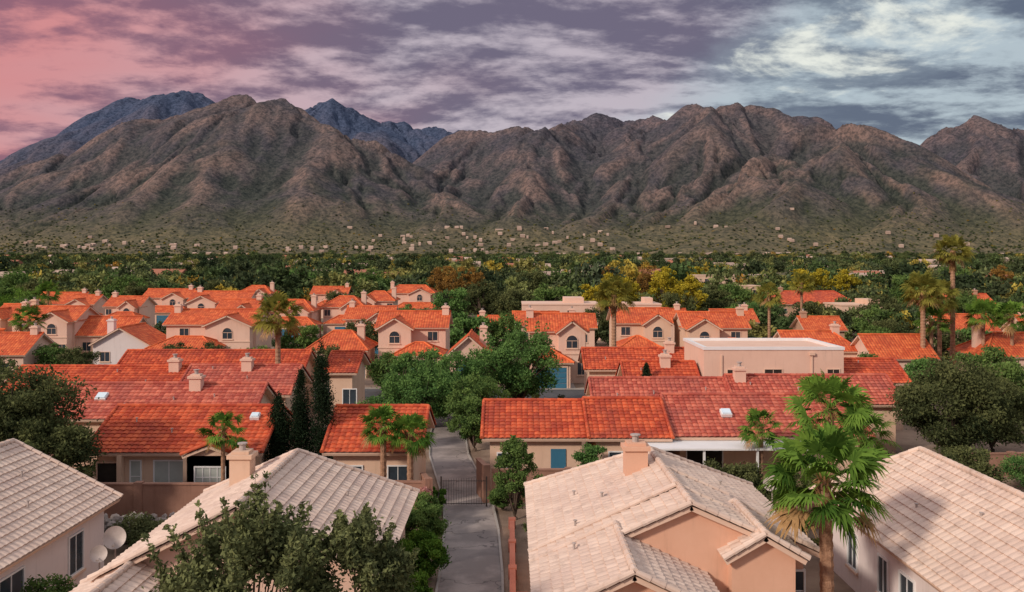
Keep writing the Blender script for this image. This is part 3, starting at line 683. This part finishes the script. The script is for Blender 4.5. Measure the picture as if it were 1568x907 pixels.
for i, (x, y, h, lf) in enumerate(((19, 178, 11.2, 'leaf_yellow'), (23, 183, 10.2, 'leaf_yellow'), (15.5, 182, 9.2, 'leaf_yellow'), (31, 185, 12.4, 'leaf_yellow'), (34.5, 180, 10.8, 'leaf_yellow'), (-15, 230, 13, 'leaf_orange'), (-19, 236, 12, 'leaf_orange'), (-10, 236, 12, 'leaf_orange'),
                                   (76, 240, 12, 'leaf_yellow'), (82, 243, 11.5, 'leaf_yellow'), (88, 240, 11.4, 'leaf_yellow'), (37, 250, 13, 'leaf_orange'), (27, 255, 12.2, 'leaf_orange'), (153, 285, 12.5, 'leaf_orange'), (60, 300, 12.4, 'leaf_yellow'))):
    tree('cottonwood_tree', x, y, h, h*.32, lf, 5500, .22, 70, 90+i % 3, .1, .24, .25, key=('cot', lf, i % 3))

def cypress(x, y, h, r, seed):
    e = empty('cypress_tree', (x, y, 0)); q = np.random.default_rng(seed); C = []; R = []
    for i in range(110):
        t = q.random()**.9; rr = r*(math.sin(min(1, t*3+.3)*math.pi/2))*(1-t**3.2)**.8
        a = q.random()*6.28; C.append([rr*.55*math.cos(a), rr*.55*math.sin(a), .3+t*(h-.5)]); R.append(.12+rr*.5)
    V, F, T = leafcloud(C, R, 17000, .055, q, h/2, h/2, 1.6)
    mesh_obj('foliage', V, F, M['leaf_cyp'], e, tone=T)
    TV = []; TF = []; tube(TV, TF, [(0, 0, -.1), (0, 0, h*.8)], [.13, .03]); mesh_obj('trunk', TV, TF, M['bark'], e)
cypress(-10.4, 50, 8.8, .72, 1); cypress(-11.6, 50.2, 7.2, .64, 2); cypress(-12.75, 50, 6.0, .7, 3); cypress(10.3, 70.0, 5.3, .5, 4)

def palm(x, y, zc, R, seed, nf=40, tr=.2, leaf='leaf_palm', lean=(0, 0), skirt=.6, nl=20):
    e = empty('fan_palm_tree', (x, y, 0)); q = random.Random(seed)
    V = []; F = []; T = []; DV = []; DF = []; DT = []
    for f in range(nf):
        u = (f+.5)/nf; el = math.radians(80-122*u**.9+q.uniform(-10, 10)); az = f*2.399963+q.uniform(-.3, .3)
        d = Vector((math.cos(el)*math.cos(az), math.cos(el)*math.sin(az), math.sin(el)))
        side = Vector((-math.sin(az), math.cos(az), 0)); up = side.cross(d)*-1
        if up.z < 0: up = -up
        Lp = R*q.uniform(.46, .68); Lb = R*q.uniform(.36, .50)
        p0 = Vector((0, 0, -.1)); p1 = p0+d*Lp*.6+Vector((0, 0, .02)); p2 = p0+d*Lp-Vector((0, 0, .05*R))
        dead = u > .93
        VV, FF, TT = (DV, DF, DT) if dead else (V, F, T)
        o = len(VV); w = .014*R/1.8+.006
        for p in (p0, p1, p2): VV += [tuple(p-side*w), tuple(p+side*w)]; TT += [.9, .9]
        FF += [(o, o+1, o+3, o+2), (o+2, o+3, o+5, o+4)]
        ft = q.uniform(.05, .85); roll = q.uniform(-.8, .8)
        s2 = side*math.cos(roll)+up*math.sin(roll); u2 = up*math.cos(roll)-side*math.sin(roll)
        for k in range(nl):
            a = math.radians(-118+236*(k+.5)/nl)+q.uniform(-.05, .05)
            dd = d*math.cos(a)+s2*math.sin(a)
            L = Lb*(1-.25*abs(a)/2.0)*q.uniform(.8, 1.14); wd = L*.072
            ns = s2*math.cos(a)-d*math.sin(a)
            g = Vector((0, 0, -1)); fold = u2*(.05*L)*(1 if k % 2 else -1)
            m = p2+dd*L*.5+u2*.05*L+fold+g*.03*L; m2 = p2+dd*L*.8+g*.12*L; t = p2+dd*L*q.uniform(.98, 1.06)+g*L*q.uniform(.2, .42)
            o = len(VV)
            VV += [tuple(p2-ns*.01), tuple(p2+ns*.01), tuple(m-ns*wd), tuple(m+ns*wd), tuple(m2-ns*wd*.5), tuple(m2+ns*wd*.5), tuple(t)]
            tn = min(1, max(0, ft+q.uniform(-.15, .2))); TT += [tn*.6, tn*.6, tn, tn, tn, tn, min(1, tn+.3)]
            FF += [(o, o+1, o+3, o+2), (o+2, o+3, o+5, o+4), (o+4, o+5, o+6)]
    top = Vector((lean[0], lean[1], zc))
    fo = mesh_obj('fronds', V, F, M[leaf], e, tone=T); fo.location = top
    if DV: ob = mesh_obj('dry_fronds', DV, DF, M['thatch'], e); ob.location = top
    TV = []; TF = []; n = max(8, int(zc/.16)); pts = []; rad = []
    for i in range(n+1):
        t = i/n; pts.append((lean[0]*t*t, lean[1]*t*t, -.1+(zc+.05)*t))
        rad.append(tr*(1.35-.5*min(1, t*3) if t < .33 else .95-.12*t)*(1+(.09 if i % 2 else -.05)))
    tube(TV, TF, pts, rad, 10); mesh_obj('trunk', TV, TF, M['palm_trunk'], e)
    SV = []; SF = []
    for k in range(int(90*skirt)+20):
        a = q.uniform(0, 6.28); z0 = zc-q.uniform(0, skirt*1.0); r0 = tr*.85; L = q.uniform(.25, .5)
        dr = Vector((math.cos(a), math.sin(a), 0)); sd = Vector((-math.sin(a), math.cos(a), 0)); c = Vector((lean[0], lean[1], z0))
        o = len(SV); ln = q.uniform(-.5, .9) if skirt < 1 else q.uniform(-1, -.6)
        SV += [c+dr*r0-sd*.05, c+dr*r0+sd*.05, c+dr*(r0+L*.45)+sd*.02+Vector((0, 0, L*ln)), c+dr*(r0+L*.45)-sd*.02+Vector((0, 0, L*ln))]
        SF.append((o, o+1, o+2, o+3))
    mesh_obj('leaf_bases', SV, SF, M['thatch'], e)
palm(10.35, 30, 5.9, 2.2, 1, 48, .25, nl=26, skirt=.9, lean=(-.1, 0))
palm(13.9, 40, 6.6, 2.0, 2, 38, .22, nl=24)
palm(17.2, 45, 4.7, 1.8, 3, 36, .2, 'leaf_palm')
palm(13.6, 50.0, 4.0, 1.35, 4, 34, .17)
palm(-6.6, 46.9, 4.6, 1.4, 5, 40, .18); palm(-5.2, 46.7, 4.3, 1.35, 6, 40, .18)
palm(-14.6, 46.2, 4.5, 1.35, 7, 26, .12)
palm(-19.2, 75, 8.6, 2.3, 8, 44, .25, 'leaf_palm_y', skirt=1.6); palm(10.7, 96, 9.5, 2.5, 9, 46, .28, 'leaf_palm_y', skirt=2.0)
palm(48.2, 100, 14.2, 2.3, 10, 46, .28, 'leaf_palm_y', skirt=2.2); palm(42.7, 95, 10.0, 2.4, 11, 46, .28, 'leaf_palm_y', skirt=2.0); palm(46.3, 99, 9.2, 2.4, 12, 40, .24, 'leaf_palm_y', skirt=1.6)
palm(50.0, 97, 7.4, 2.3, 13, 36, .2); palm(-57, 108, 6.2, 2.2, 14, 32, .2); palm(36, 128, 8.4, 2.3, 15, 34, .22, 'leaf_palm_y'); palm(47.5, 150, 9.4, 2.5, 16, 34, .24, 'leaf_palm_y')
palm(-71, 140, 8.4, 2.3, 17, 32, .2); palm(52.5, 96, 7.4, 2.1, 18, 34, .2); palm(44.5, 97, 6.8, 2.1, 19, 34, .2)

# ------------------------------------------------------------------ ground, street, path
def gz(y): return max(0.0, (y-240.0))*.0112
def ground_mat():
    m, nt = new_mat('desert_ground'); g = G(nt)
    tc = g.n('ShaderNodeTexCoord').outputs['Object']
    a = g.ss(g.noise(tc, .25, 6, .65), .35, .7); far = g.ss(g.noise(tc, .012, 8, .7), .4, .6)
    col = g.mix(a, (.19, .13, .095), (.32, .235, .175))
    sp = g.n('ShaderNodeSeparateXYZ'); g.l(tc, sp.inputs[0])
    c2 = g.mix(far, (.08, .085, .05), (.20, .165, .10)); f = g.ss(sp.outputs[1], 110, 300)
    col = g.mix(f, col, c2)
    g.out(col, .95, g.bump(g.noise(tc, 9, 4), .6, .05))
    return m
xs = [-9000, -3000, -800, -200, -60, 0, 60, 200, 800, 3000, 9000]
ys = [-400, -50, 0, 60, 120, 240, 400, 800, 1600, 3200, 6000, 9500]
V = [(x, y, gz(y) if y < 3300 else gz(3200)) for y in ys for x in xs]; n = len(xs)
F = [(j*n+i, j*n+i+1, (j+1)*n+i+1, (j+1)*n+i) for j in range(len(ys)-1) for i in range(n-1)]
mesh_obj('ground', V, F, ground_mat())

def strip(name, pts, w, z, mat):
    V = []; F = []
    for i, (x, y) in enumerate(pts):
        a = Vector(pts[max(i-1, 0)]); c = Vector(pts[min(i+1, len(pts)-1)]); d = (c-a).normalized(); nrm = Vector((-d.y, d.x))
        ww = w[i] if isinstance(w, (list, tuple)) else w
        V += [(x+nrm.x*ww/2, y+nrm.y*ww/2, z), (x-nrm.x*ww/2, y-nrm.y*ww/2, z)]
    for i in range(len(pts)-1): F.append((2*i, 2*i+1, 2*i+3, 2*i+2))
    return mesh_obj(name, V, F, mat)
pth = [(-1.4, 15), (-1.55, 30), (-1.7, 38), (-1.95, 44), (-2.35, 49), (-3.1, 54), (-4.2, 61), (-4.8, 68), (-5.2, 80), (-5.2, 86)]
strip('path', pth, 2.5, .012, M['path'])
for sgn, nm in ((1, 'kerb'), (-1, 'kerb')):
    b = Bld(nm)
    for (xa, ya), (xb, yb) in zip(pth[:-1], pth[1:]):
        O = Vector((xa, ya, 0)); A = Vector((xb-xa, yb-ya, 0)); L = A.length; A /= L; C = Vector((0, 0, 1)).cross(A)
        b.obox('kerb_stones', M['kerb'], O, A, Vector((0, 0, 1)), C, .004, L-.004, -.05, .10, sgn*1.30-.05, sgn*1.30+.05)
    b.done()
strip('street', [(-120, 90), (-40, 90), (0, 89), (60, 88), (120, 88)], 7.0, .008, M['asphalt'])
strip('street', [(-47, 93), (-47, 140), (-52, 240)], 6.0, .004, M['asphalt'])
for off in (3.6, -3.6):
    b = Bld('kerb')
    P = [(-120, 90), (-40, 90), (0, 89), (60, 88), (120, 88)]
    for (xa, ya), (xb, yb) in zip(P[:-1], P[1:]):
        O = Vector((xa, ya, 0)); A = Vector((xb-xa, yb-ya, 0)); L = A.length; A /= L; C = Vector((0, 0, 1)).cross(A)
        b.obox('kerb_stones', M['kerb'], O, A, Vector((0, 0, 1)), C, .01, L-.01, -.05, .13, off-.08, off+.08)
    b.done()
for x in (-10.5, 4.4, 15, 27.6): strip('driveway', [(x, 92.8), (x, 100)], 4.2, .016, M['kerb'])

# ------------------------------------------------------------------ noise + mountains
perm = rng.permutation(512) % 256; perm = np.concatenate([perm, perm])
ang = rng.random(256)*2*np.pi; GX = np.cos(ang); GY = np.sin(ang)
def perlin(x, y):
    xi = np.floor(x).astype(int); yi = np.floor(y).astype(int); xf = x-xi; yf = y-yi
    def gr(i, j, dx, dy):
        h = perm[(perm[i & 255]+j) & 255]; return GX[h]*dx+GY[h]*dy
    u = xf**3*(xf*(xf*6-15)+10); v = yf**3*(yf*(yf*6-15)+10)
    a = gr(xi, yi, xf, yf); b_ = gr(xi+1, yi, xf-1, yf); c = gr(xi, yi+1, xf, yf-1); d = gr(xi+1, yi+1, xf-1, yf-1)
    return ((a+(b_-a)*u)+((c+(d-c)*u)-(a+(b_-a)*u))*v)*1.5
def fbm(x, y, o=4, g=.5):
    s = 0; a = 1; f = 1
    for k in range(o): s = s+a*perlin(x*f+17*k, y*f+31*k); a *= g; f *= 2.03
    return s
def erosion(px, py, dx, dy, seed):
    ix = np.floor(px); iy = np.floor(py); fx = px-ix; fy = py-iy; va = 0; wt = 0
    for i in range(-2, 2):
        for j in range(-2, 2):
            h1 = perm[(perm[(ix.astype(int)-i+seed) & 255]+iy.astype(int)-j) & 255]/256.0; h2 = perm[(perm[(ix.astype(int)-i+seed+91) & 255]+iy.astype(int)-j) & 255]/256.0
            qx = fx+i-h1*.5; qy = fy+j-h2*.5; w = np.exp(-(qx*qx+qy*qy)*2)
            va = va+np.cos((qx*dx+qy*dy)*2*np.pi)*w; wt = wt+w
    return va/wt
step = 12.0
gx = np.arange(-5300, 5301, step); gy = np.arange(2500, 8301, step)
X, Y = np.meshgrid(gx, gy)
WX = X+60*perlin(X/900, Y/900)+25*perlin(X/330+9, Y/330); WY = Y+90*perlin(X/900+50, Y/900+20)+40*perlin(X/330+70, Y/330+5)
ridges = [
 [(-150, 330, 5200), (0, 258, 5200), (100, 225, 5200), (200, 192, 5300), (300, 168, 5300), (365, 144, 5300), (390, 154, 5250), (425, 137, 5200), (470, 172, 5100), (540, 205, 4900), (600, 232, 4700), (650, 268, 4500), (690, 330, 4200)],
 [(425, 141, 5200), (400, 215, 4700), (375, 280, 4250), (350, 345, 3700)], [(200, 192, 5300), (150, 255, 4700), (90, 335, 3950)], [(300, 168, 5300), (265, 250, 4700), (215, 335, 3900)],
 [(540, 205, 4900), (520, 290, 4300), (490, 360, 3700)], [(0, 258, 5200), (-20, 320, 4300), (20, 365, 3600)],
 [(60, 225, 7300), (130, 208, 7300), (170, 200, 7300), (200, 156, 7300), (215, 146, 7300), (250, 139, 7200), (310, 144, 7200), (345, 175, 7400), (440, 190, 7500), (475, 163, 7300), (505, 151, 7200), (540, 158, 7200), (570, 182, 7200), (610, 190, 7400), (640, 200, 7400), (740, 203, 7400), (860, 200, 7200)],
 [(505, 156, 7200), (570, 215, 6500), (640, 265, 5900)], [(610, 190, 7400), (690, 225, 6600), (700, 262, 5900)],
 [(650, 300, 4500), (700, 235, 5000), (742, 186, 5500), (790, 190, 5500), (830, 203, 5400), (880, 186, 6000), (940, 176, 6000), (1000, 168, 6000), (1040, 178, 5800), (1070, 158, 5500), (1100, 150, 5400), (1128, 141, 5400), (1160, 163, 5300), (1215, 192, 5200), (1260, 225, 5000)],
 [(742, 188, 5500), (720, 250, 4950), (680, 305, 4350), (640, 355, 3750)], [(960, 180, 5900), (970, 225, 5000), (930, 295, 4400), (870, 355, 3750)], [(830, 203, 5400), (810, 270, 4750), (770, 335, 4050)],
 [(1128, 145, 5400), (1095, 225, 4850), (1035, 290, 4250), (985, 350, 3650)],
 [(1060, 345, 3500), (1130, 265, 4100), (1200, 222, 4400), (1250, 200, 4550), (1285, 183, 4600), (1312, 200, 4600), (1360, 245, 4400), (1400, 300, 4000), (1420, 350, 3500)],
 [(1285, 187, 4600), (1235, 270, 4050), (1150, 335, 3500), (1050, 378, 3050)], [(1312, 200, 4600), (1370, 290, 3900), (1390, 342, 3300), (1300, 372, 2950)], [(1390, 342, 3300), (1480, 368, 3000)],
 [(1170, 200, 5900), (1215, 190, 5900), (1280, 210, 5800), (1345, 220, 5800), (1400, 208, 5800), (1440, 200, 5700), (1480, 190, 5700), (1520, 196, 5700), (1568, 194, 5700), (1700, 180, 5700), (1800, 240, 5600)],
 [(1480, 188, 5700), (1500, 250, 5000), (1535, 320, 4200), (1520, 368, 3500)], [(1568, 192, 5700), (1620, 260, 4800), (1640, 330, 4000)],
 [(640, 372, 3200), (700, 345, 3500), (760, 355, 3500), (820, 348, 3600)], [(860, 372, 3200), (930, 352, 3400), (1000, 345, 3500), (1080, 340, 3500)],
]
H = 22+np.clip((Y-2850)*.095, 0, 190)
for R_ in ridges:
    P = [((p-784)*d/1400.0, d, 13+(400-e)*d/1400.0) for p, e, d in R_]
    for (xa, ya, za), (xb, yb, zb) in zip(P[:-1], P[1:]):
        vx, vy = xb-xa, yb-ya; t = np.clip(((WX-xa)*vx+(WY-ya)*vy)/(vx*vx+vy*vy), 0, 1)
        d = np.hypot(WX-xa-t*vx, WY-ya-t*vy); z = za+(zb-za)*t
        d = np.sqrt(d*d+35*35)-35
        h = z*np.clip(1-d/(1.9*z+90), 0, None)**1.22
        k = 40.0; q = np.clip(.5+.5*(h-H)/k, 0, 1); H = H+(h-H)*q+k*q*(1-q)*.5
mask = np.clip((H-90)/330, 0, 1)
H = H+mask*45*fbm(X/700, Y/700, 2)
for o, (cell, amp) in enumerate(((900, 90), (460, 48), (240, 24), (125, 11), (62, 4.5), (32, 2))):
    gyv, gxv = np.gradient(H, step)
    m = np.hypot(gxv, gyv)+.15; dx = gyv/m; dy = -gxv/m
    H = H+mask**.7*amp*(erosion(X/cell, Y/cell, dx*1.05, dy*1.05, o*13)-.2)
out_ = np.clip(fbm(X/260+11, Y/260+7, 3)*1.6, 0, 1)*mask
H = H+out_*(10*(1-np.abs(perlin(X/75, Y/60)))+4*(1-np.abs(perlin(X/34+4, Y/34)))-8)
crag = np.clip(fbm(X/420+7, Y/420+3, 3)+.3, 0, 1)*np.clip((H-250)/500, 0, 1)
rid = (1-np.abs(perlin(X/200, Y/200)))*16+(1-np.abs(perlin(X/90+5, Y/90)))*4
H = H+(rid-14)*crag*.8
# weathering: knock off isolated spires, keep broad form
Bl = (H+np.roll(H, 1, 0)+np.roll(H, -1, 0)+np.roll(H, 1, 1)+np.roll(H, -1, 1))/5
Bl = (Bl+np.roll(Bl, 1, 0)+np.roll(Bl, -1, 0)+np.roll(Bl, 1, 1)+np.roll(Bl, -1, 1))/5
Bw = Bl.copy()
for _ in range(4): Bw = (Bw+np.roll(Bw, 2, 0)+np.roll(Bw, -2, 0)+np.roll(Bw, 2, 1)+np.roll(Bw, -2, 1))/5
ex = H-Bw; H = np.where(ex > 7, Bw+7+(ex-7)*.25, H)*.6+.4*Bl
edge = np.clip((Y-2500)/500, 0, 1); base = (2500-240)*.0112
H = (base-6)*(1-edge)+edge*H
def lerp(a, b_, t): return a*(1-t[..., None])+b_*t[..., None]
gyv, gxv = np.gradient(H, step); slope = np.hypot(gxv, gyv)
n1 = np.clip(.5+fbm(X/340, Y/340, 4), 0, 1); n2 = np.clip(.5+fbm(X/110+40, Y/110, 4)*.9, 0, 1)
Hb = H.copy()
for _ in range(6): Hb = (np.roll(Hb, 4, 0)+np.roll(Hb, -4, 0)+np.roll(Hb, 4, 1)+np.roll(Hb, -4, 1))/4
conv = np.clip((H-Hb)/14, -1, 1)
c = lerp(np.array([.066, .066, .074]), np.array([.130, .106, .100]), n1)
c = lerp(c, np.array([.042, .052, .042]), np.clip(n2*.9-.1+.8*np.clip(-conv, 0, 1), 0, 1)*np.clip(1.3-H/1100, .4, 1))  # scrub green; hollows also painted darker as relief shade
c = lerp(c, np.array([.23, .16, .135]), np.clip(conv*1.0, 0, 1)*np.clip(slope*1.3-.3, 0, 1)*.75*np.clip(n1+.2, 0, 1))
c = lerp(c, np.array([.110, .108, .060]), np.clip((290-H)/210, 0, 1)*.75)
c = lerp(c, np.array([.20, .165, .105]), np.clip((170-H)/90, 0, 1)*.7*n2)
dist = np.clip((Y-3500)/2400, 0, 1); c = lerp(c, np.array([.080, .076, .115]), dist*.5)  # aerial haze painted into the rock colour, stronger with distance
c = lerp(c, np.array([.050, .080, .155]), np.clip((Y-5900)/900, 0, 1)*.78)  # back range: blue haze painted over its rock colour
ny, nx = X.shape
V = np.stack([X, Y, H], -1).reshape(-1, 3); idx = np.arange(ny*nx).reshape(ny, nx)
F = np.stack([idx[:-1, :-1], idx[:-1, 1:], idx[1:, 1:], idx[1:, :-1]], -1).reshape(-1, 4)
def mtn_mat():
    m, nt = new_mat('mountain_rock'); g = G(nt)
    tc = g.n('ShaderNodeTexCoord').outputs['Object']
    at = g.n('ShaderNodeAttribute', attribute_name='rock_haze_shade').outputs['Color']
    sp = g.ss(g.noise(tc, .05, 5, .75), .36, .64)
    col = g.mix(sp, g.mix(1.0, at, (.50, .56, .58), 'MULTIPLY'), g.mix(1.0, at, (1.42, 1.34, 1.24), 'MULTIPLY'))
    h = g.noise(tc, .022, 8, .64)
    g.out(col, .95, g.bump(h, 1.0, 18), spec=.1)
    return m
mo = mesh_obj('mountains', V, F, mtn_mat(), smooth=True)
ca = mo.data.color_attributes.new('rock_haze_shade', 'FLOAT_COLOR', 'POINT')  # rock and scrub colour with painted gully shade and distance haze
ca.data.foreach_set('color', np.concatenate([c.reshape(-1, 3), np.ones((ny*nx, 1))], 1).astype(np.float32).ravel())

# ------------------------------------------------------------------ distant tree masses (face-instanced)
def mass(name, pts, protos):
    k = len(protos); groups = [[] for _ in protos]
    for i, p in enumerate(pts): groups[i % k].append(p)
    for gi, (grp, pr) in enumerate(zip(groups, protos)):
        V = np.zeros((len(grp)*4, 3)); a = np.array(grp)
        th = rng.random(len(grp))*6.28; s = a[:, 3]/2
        for j, (cx, cy) in enumerate(((-1, -1), (1, -1), (1, 1), (-1, 1))):
            V[j::4, 0] = a[:, 0]+s*(cx*np.cos(th)-cy*np.sin(th)); V[j::4, 1] = a[:, 1]+s*(cx*np.sin(th)+cy*np.cos(th)); V[j::4, 2] = a[:, 2]
        ob = mesh_obj(name, V, np.arange(len(grp)*4).reshape(-1, 4), None)
        ob.instance_type = 'FACES'; ob.use_instance_faces_scale = True; ob.instance_faces_scale = 1.0
        ob.show_instancer_for_render = False; ob.show_instancer_for_viewport = False
        ch = mesh_obj('tree_clump', *pr[:2], M['leaf_far'], ob, tone=pr[2])
protos = []
for sd in range(5):
    q = np.random.default_rng(200+sd); C = []; R = []
    tall = (.7, .9, .6, 1.05, .75)[sd]
    for i in range(24):
        p = q.normal(size=3); p /= np.linalg.norm(p); p *= q.uniform(.4, 1)
        C.append([p[0]*.46, p[1]*.46, tall*.5+p[2]*tall*.36]); R.append(q.uniform(.12, .2))
    protos.append(leafcloud(C, R, 700, .055, q, tall*.5, tall*.5))
def free(x, y):
    for a, b2, c2, d in RECTS:
        if a < x < b2 and c2 < y < d: return False
    return True
pts = []
while len(pts) < 1500:
    y = random.uniform(94, 300); x = random.uniform(-.62, .62)*y
    if not free(x, y) or abs(y-89.5) < 5 or (abs(x+47) < 4 and y < 140): continue
    s = random.uniform(1.6, 3.4) if y < 215 else random.uniform(3.5, 9.5)
    if x > 12 and y > 135: s = random.uniform(3, 6.5)
    if y > 215 or x > 30 or random.random() < .6: pts.append((x, y, gz(y)-.1, s))
for i in range(6800):
    y = 230*math.exp(random.random()*2.55); x = random.uniform(-.68, .68)*y
    s = (random.uniform(3.0, 7.5) if random.random() < .72 else random.uniform(8, 13.5))*(1+y/6000)
    pts.append((x, y, gz(y)-.3, s))
for i in range(260):
    y = random.uniform(20, 88); x = random.uniform(-.7, .7)*y
    if free(x, y) and abs(x+2.5) > 3.4: pts.append((x, y, 0, random.uniform(.5, 1.3)))
random.shuffle(pts)
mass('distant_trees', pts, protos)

def h_at(x, y):
    i = int(round((x-gx[0])/step)); j = int(round((y-gy[0])/step))
    if 0 <= i < nx and 0 <= j < ny: return max(float(H[j, i]), gz(min(y, 3200)))
    return gz(y)
pts = []
for i in range(12500):
    y = random.uniform(2450, 4300); x = random.uniform(-.6, .6)*y
    z = h_at(x, y)
    if z > 250*random.random()**1.4+55: continue
    pts.append((x, y, z-1, random.uniform(5, 11)))
mass('foothill_scrub', pts, protos[:3])
def tiny(V, F, x, y, z, w, d, h):
    o = len(V); V.extend([(x-w/2, y-d/2, z-4), (x+w/2, y-d/2, z-4), (x+w/2, y+d/2, z-4), (x-w/2, y+d/2, z-4), (x-w/2, y-d/2, z+h), (x+w/2, y-d/2, z+h), (x+w/2, y+d/2, z+h), (x-w/2, y+d/2, z+h), (x-w/2, y, z+h*1.45), (x+w/2, y, z+h*1.45)])
    F.extend([(o, o+1, o+5, o+4), (o+1, o+2, o+6, o+9, o+5), (o+2, o+3, o+7, o+6), (o+3, o, o+4, o+8, o+7), (o+4, o+5, o+9, o+8), (o+6, o+7, o+8, o+9)])
V = []; F = []; V2 = []; F2 = []
for i in range(110):
    y = 330*math.exp(random.random()*2.0); x = random.uniform(-.6, .6)*y
    tiny(*((V, F) if i % 3 else (V2, F2)), x, y, gz(y)+1.3, random.uniform(8, 17), 12, random.uniform(3.3, 5.0))
for cx, cy, k in ((-1650, 3350, 16), (-1350, 3300, 12), (-500, 3150, 18), (-60, 3450, 26), (150, 3150, 16), (-2000, 3000, 8), (1500, 2900, 12), (700, 2850, 14), (-900, 2850, 8), (-300, 3700, 10), (1050, 3300, 10), (400, 3500, 8)):
    for i in range(k):
        x = cx+random.gauss(0, 190); y = cy+random.gauss(0, 90); z = h_at(x, y)
        if z < 230: tiny(V, F, x, y, z+3, random.uniform(7, 20), 12, random.uniform(3.5, 6.5))
mesh_obj('distant_houses', V, F, surf('distant_stucco', (.20, .14, .11), (.64, .48, .39), .006, 1, 0, .01))
mesh_obj('distant_houses', V2, F2, surf('distant_terracotta', (.22, .09, .06), (.50, .20, .12), .006, 1, 0, .01))

# ------------------------------------------------------------------ sky and sun
w = bpy.data.worlds.new('World'); scene.world = w; w.use_nodes = True; nt = w.node_tree; nt.nodes.clear(); g = G(nt)
SUN_EL = math.radians(28); SUN_AZ = Vector((-.76, -.65))
sky = g.n('ShaderNodeTexSky', sky_type='NISHITA'); sky.sun_disc = False; sky.sun_elevation = SUN_EL
sky.sun_rotation = math.atan2(SUN_AZ.x, SUN_AZ.y) % (2*math.pi)
bg1 = g.n('ShaderNodeBackground'); g.l(sky.outputs[0], bg1.inputs[0]); bg1.inputs[1].default_value = .08
tc = g.n('ShaderNodeTexCoord').outputs['Generated']; sp = g.n('ShaderNodeSeparateXYZ'); g.l(tc, sp.inputs[0])
x, y, z = sp.outputs; zz = g.math('ADD', g.math('MAXIMUM', z, 0.0), .17)
def cloudpos(off, kx=.85):
    cb = g.n('ShaderNodeCombineXYZ'); g.l(g.math('MULTIPLY', g.math('DIVIDE', x, zz), kx), cb.inputs[0])
    g.l(g.math('ADD', g.math('DIVIDE', y, zz), off), cb.inputs[1]); return cb.outputs[0]
pv = cloudpos(0.0); pv2 = cloudpos(.16)
nA = g.noise(pv, 1.0, 10, .60, .2); nA2 = g.noise(pv2, 1.0, 10, .60, .2); nB = g.noise(pv, 3.4, 8, .62, .1); nB2 = g.noise(cloudpos(.05), 3.4, 8, .62, .1); nC = g.noise(pv, .55, 4, .5, .2)
rel = g.math('ADD', g.math('MULTIPLY', g.math('SUBTRACT', nA, nA2), 5.5), g.math('MULTIPLY', g.math('SUBTRACT', nB, nB2), 2.6))
f = g.math('ADD', g.math('ADD', g.math('MULTIPLY', g.math('SUBTRACT', nA, .5), 4.0), rel), g.math('MULTIPLY', g.math('SUBTRACT', nB, .5), 1.2))
f = g.ss(g.math('ADD', f, .46), -.1, 1.15)
pink_l, pink_d = (.68, .27, .275), (.29, .125, .175)
mau_l, mau_d = (.54, .47, .53), (.16, .135, .20)
blu_l, blu_d = (.46, .54, .59), (.115, .14, .20)
pn = g.math('ADD', g.math('MULTIPLY', x, -1.9), g.math('MULTIPLY', g.math('SUBTRACT', nC, .5), 2.4))
fp = g.ss(pn, .12, .9)
fb = g.ss(g.math('MULTIPLY', pn, -1.0), .05, .6)
L = g.mix(fb, g.mix(fp, mau_l, pink_l), blu_l); D = g.mix(fb, g.mix(fp, mau_d, pink_d), blu_d)
col = g.mix(f, D, L)
def ell(cx, cz, rx, rz):
    a = g.math('DIVIDE', g.math('SUBTRACT', x, cx), rx); c_ = g.math('DIVIDE', g.math('SUBTRACT', z, cz), rz)
    return g.math('SUBTRACT', 1.0, g.math('ADD', g.math('MULTIPLY', a, a), g.math('MULTIPLY', c_, c_)))
# thin part of the cloud deck toward the north-east: breaks follow the cloud noise
e = g.math('MAXIMUM', ell(.31, .205, .15, .075), ell(.17, .150, .09, .018))
e = g.math('MULTIPLY', g.math('MAXIMUM', e, -2.0), .75)
gn = g.math('ADD', g.math('MULTIPLY', g.math('SUBTRACT', g.noise(cloudpos(3.7, 1.1), 1.5, 9, .62, .5), .5), 6.0), g.math('MULTIPLY', g.math('SUBTRACT', nB, .5), 3.0))
gap = g.ss(g.math('ADD', e, gn), .55, 1.35)
gl = g.ss(g.math('ADD', e, g.math('MULTIPLY', gn, .6)), -.2, 1.1)
col = g.mix(g.math('MULTIPLY', gl, .35), col, (.50, .60, .66))
col = g.mix(gap, col, (.84, .86, .78))
hi = g.ss(z, .32, .75); col = g.mix(hi, col, (.78, .74, .77))
bg2 = g.n('ShaderNodeBackground'); g.l(col, bg2.inputs[0]); bg2.inputs[1].default_value = 1.0
mx = g.n('ShaderNodeMixShader'); mx.inputs[0].default_value = .94; g.l(bg1.outputs[0], mx.inputs[1]); g.l(bg2.outputs[0], mx.inputs[2])
o = g.n('ShaderNodeOutputWorld'); g.l(mx.outputs[0], o.inputs[0])

sd = bpy.data.lights.new('sun', 'SUN'); sd.energy = 2.9; sd.angle = math.radians(6); sd.color = (1.0, .86, .73)
so = bpy.data.objects.new('sun', sd); COL.objects.link(so)
d = Vector((SUN_AZ.x*math.cos(SUN_EL), SUN_AZ.y*math.cos(SUN_EL), math.sin(SUN_EL)))
so.rotation_euler = d.to_track_quat('Z', 'Y').to_euler()

cd = bpy.data.cameras.new('camera'); co = bpy.data.objects.new('camera', cd); COL.objects.link(co)
co.location = (0, 0, 13); co.rotation_euler = (math.radians(90), 0, 0)
cd.sensor_width = 36; cd.lens = 36*1400/1568; cd.shift_y = -53.5/1568; cd.clip_start = .5; cd.clip_end = 30000
scene.camera = co
scene.view_settings.view_transform = 'Standard'; scene.view_settings.look = 'None'; scene.view_settings.exposure = 0
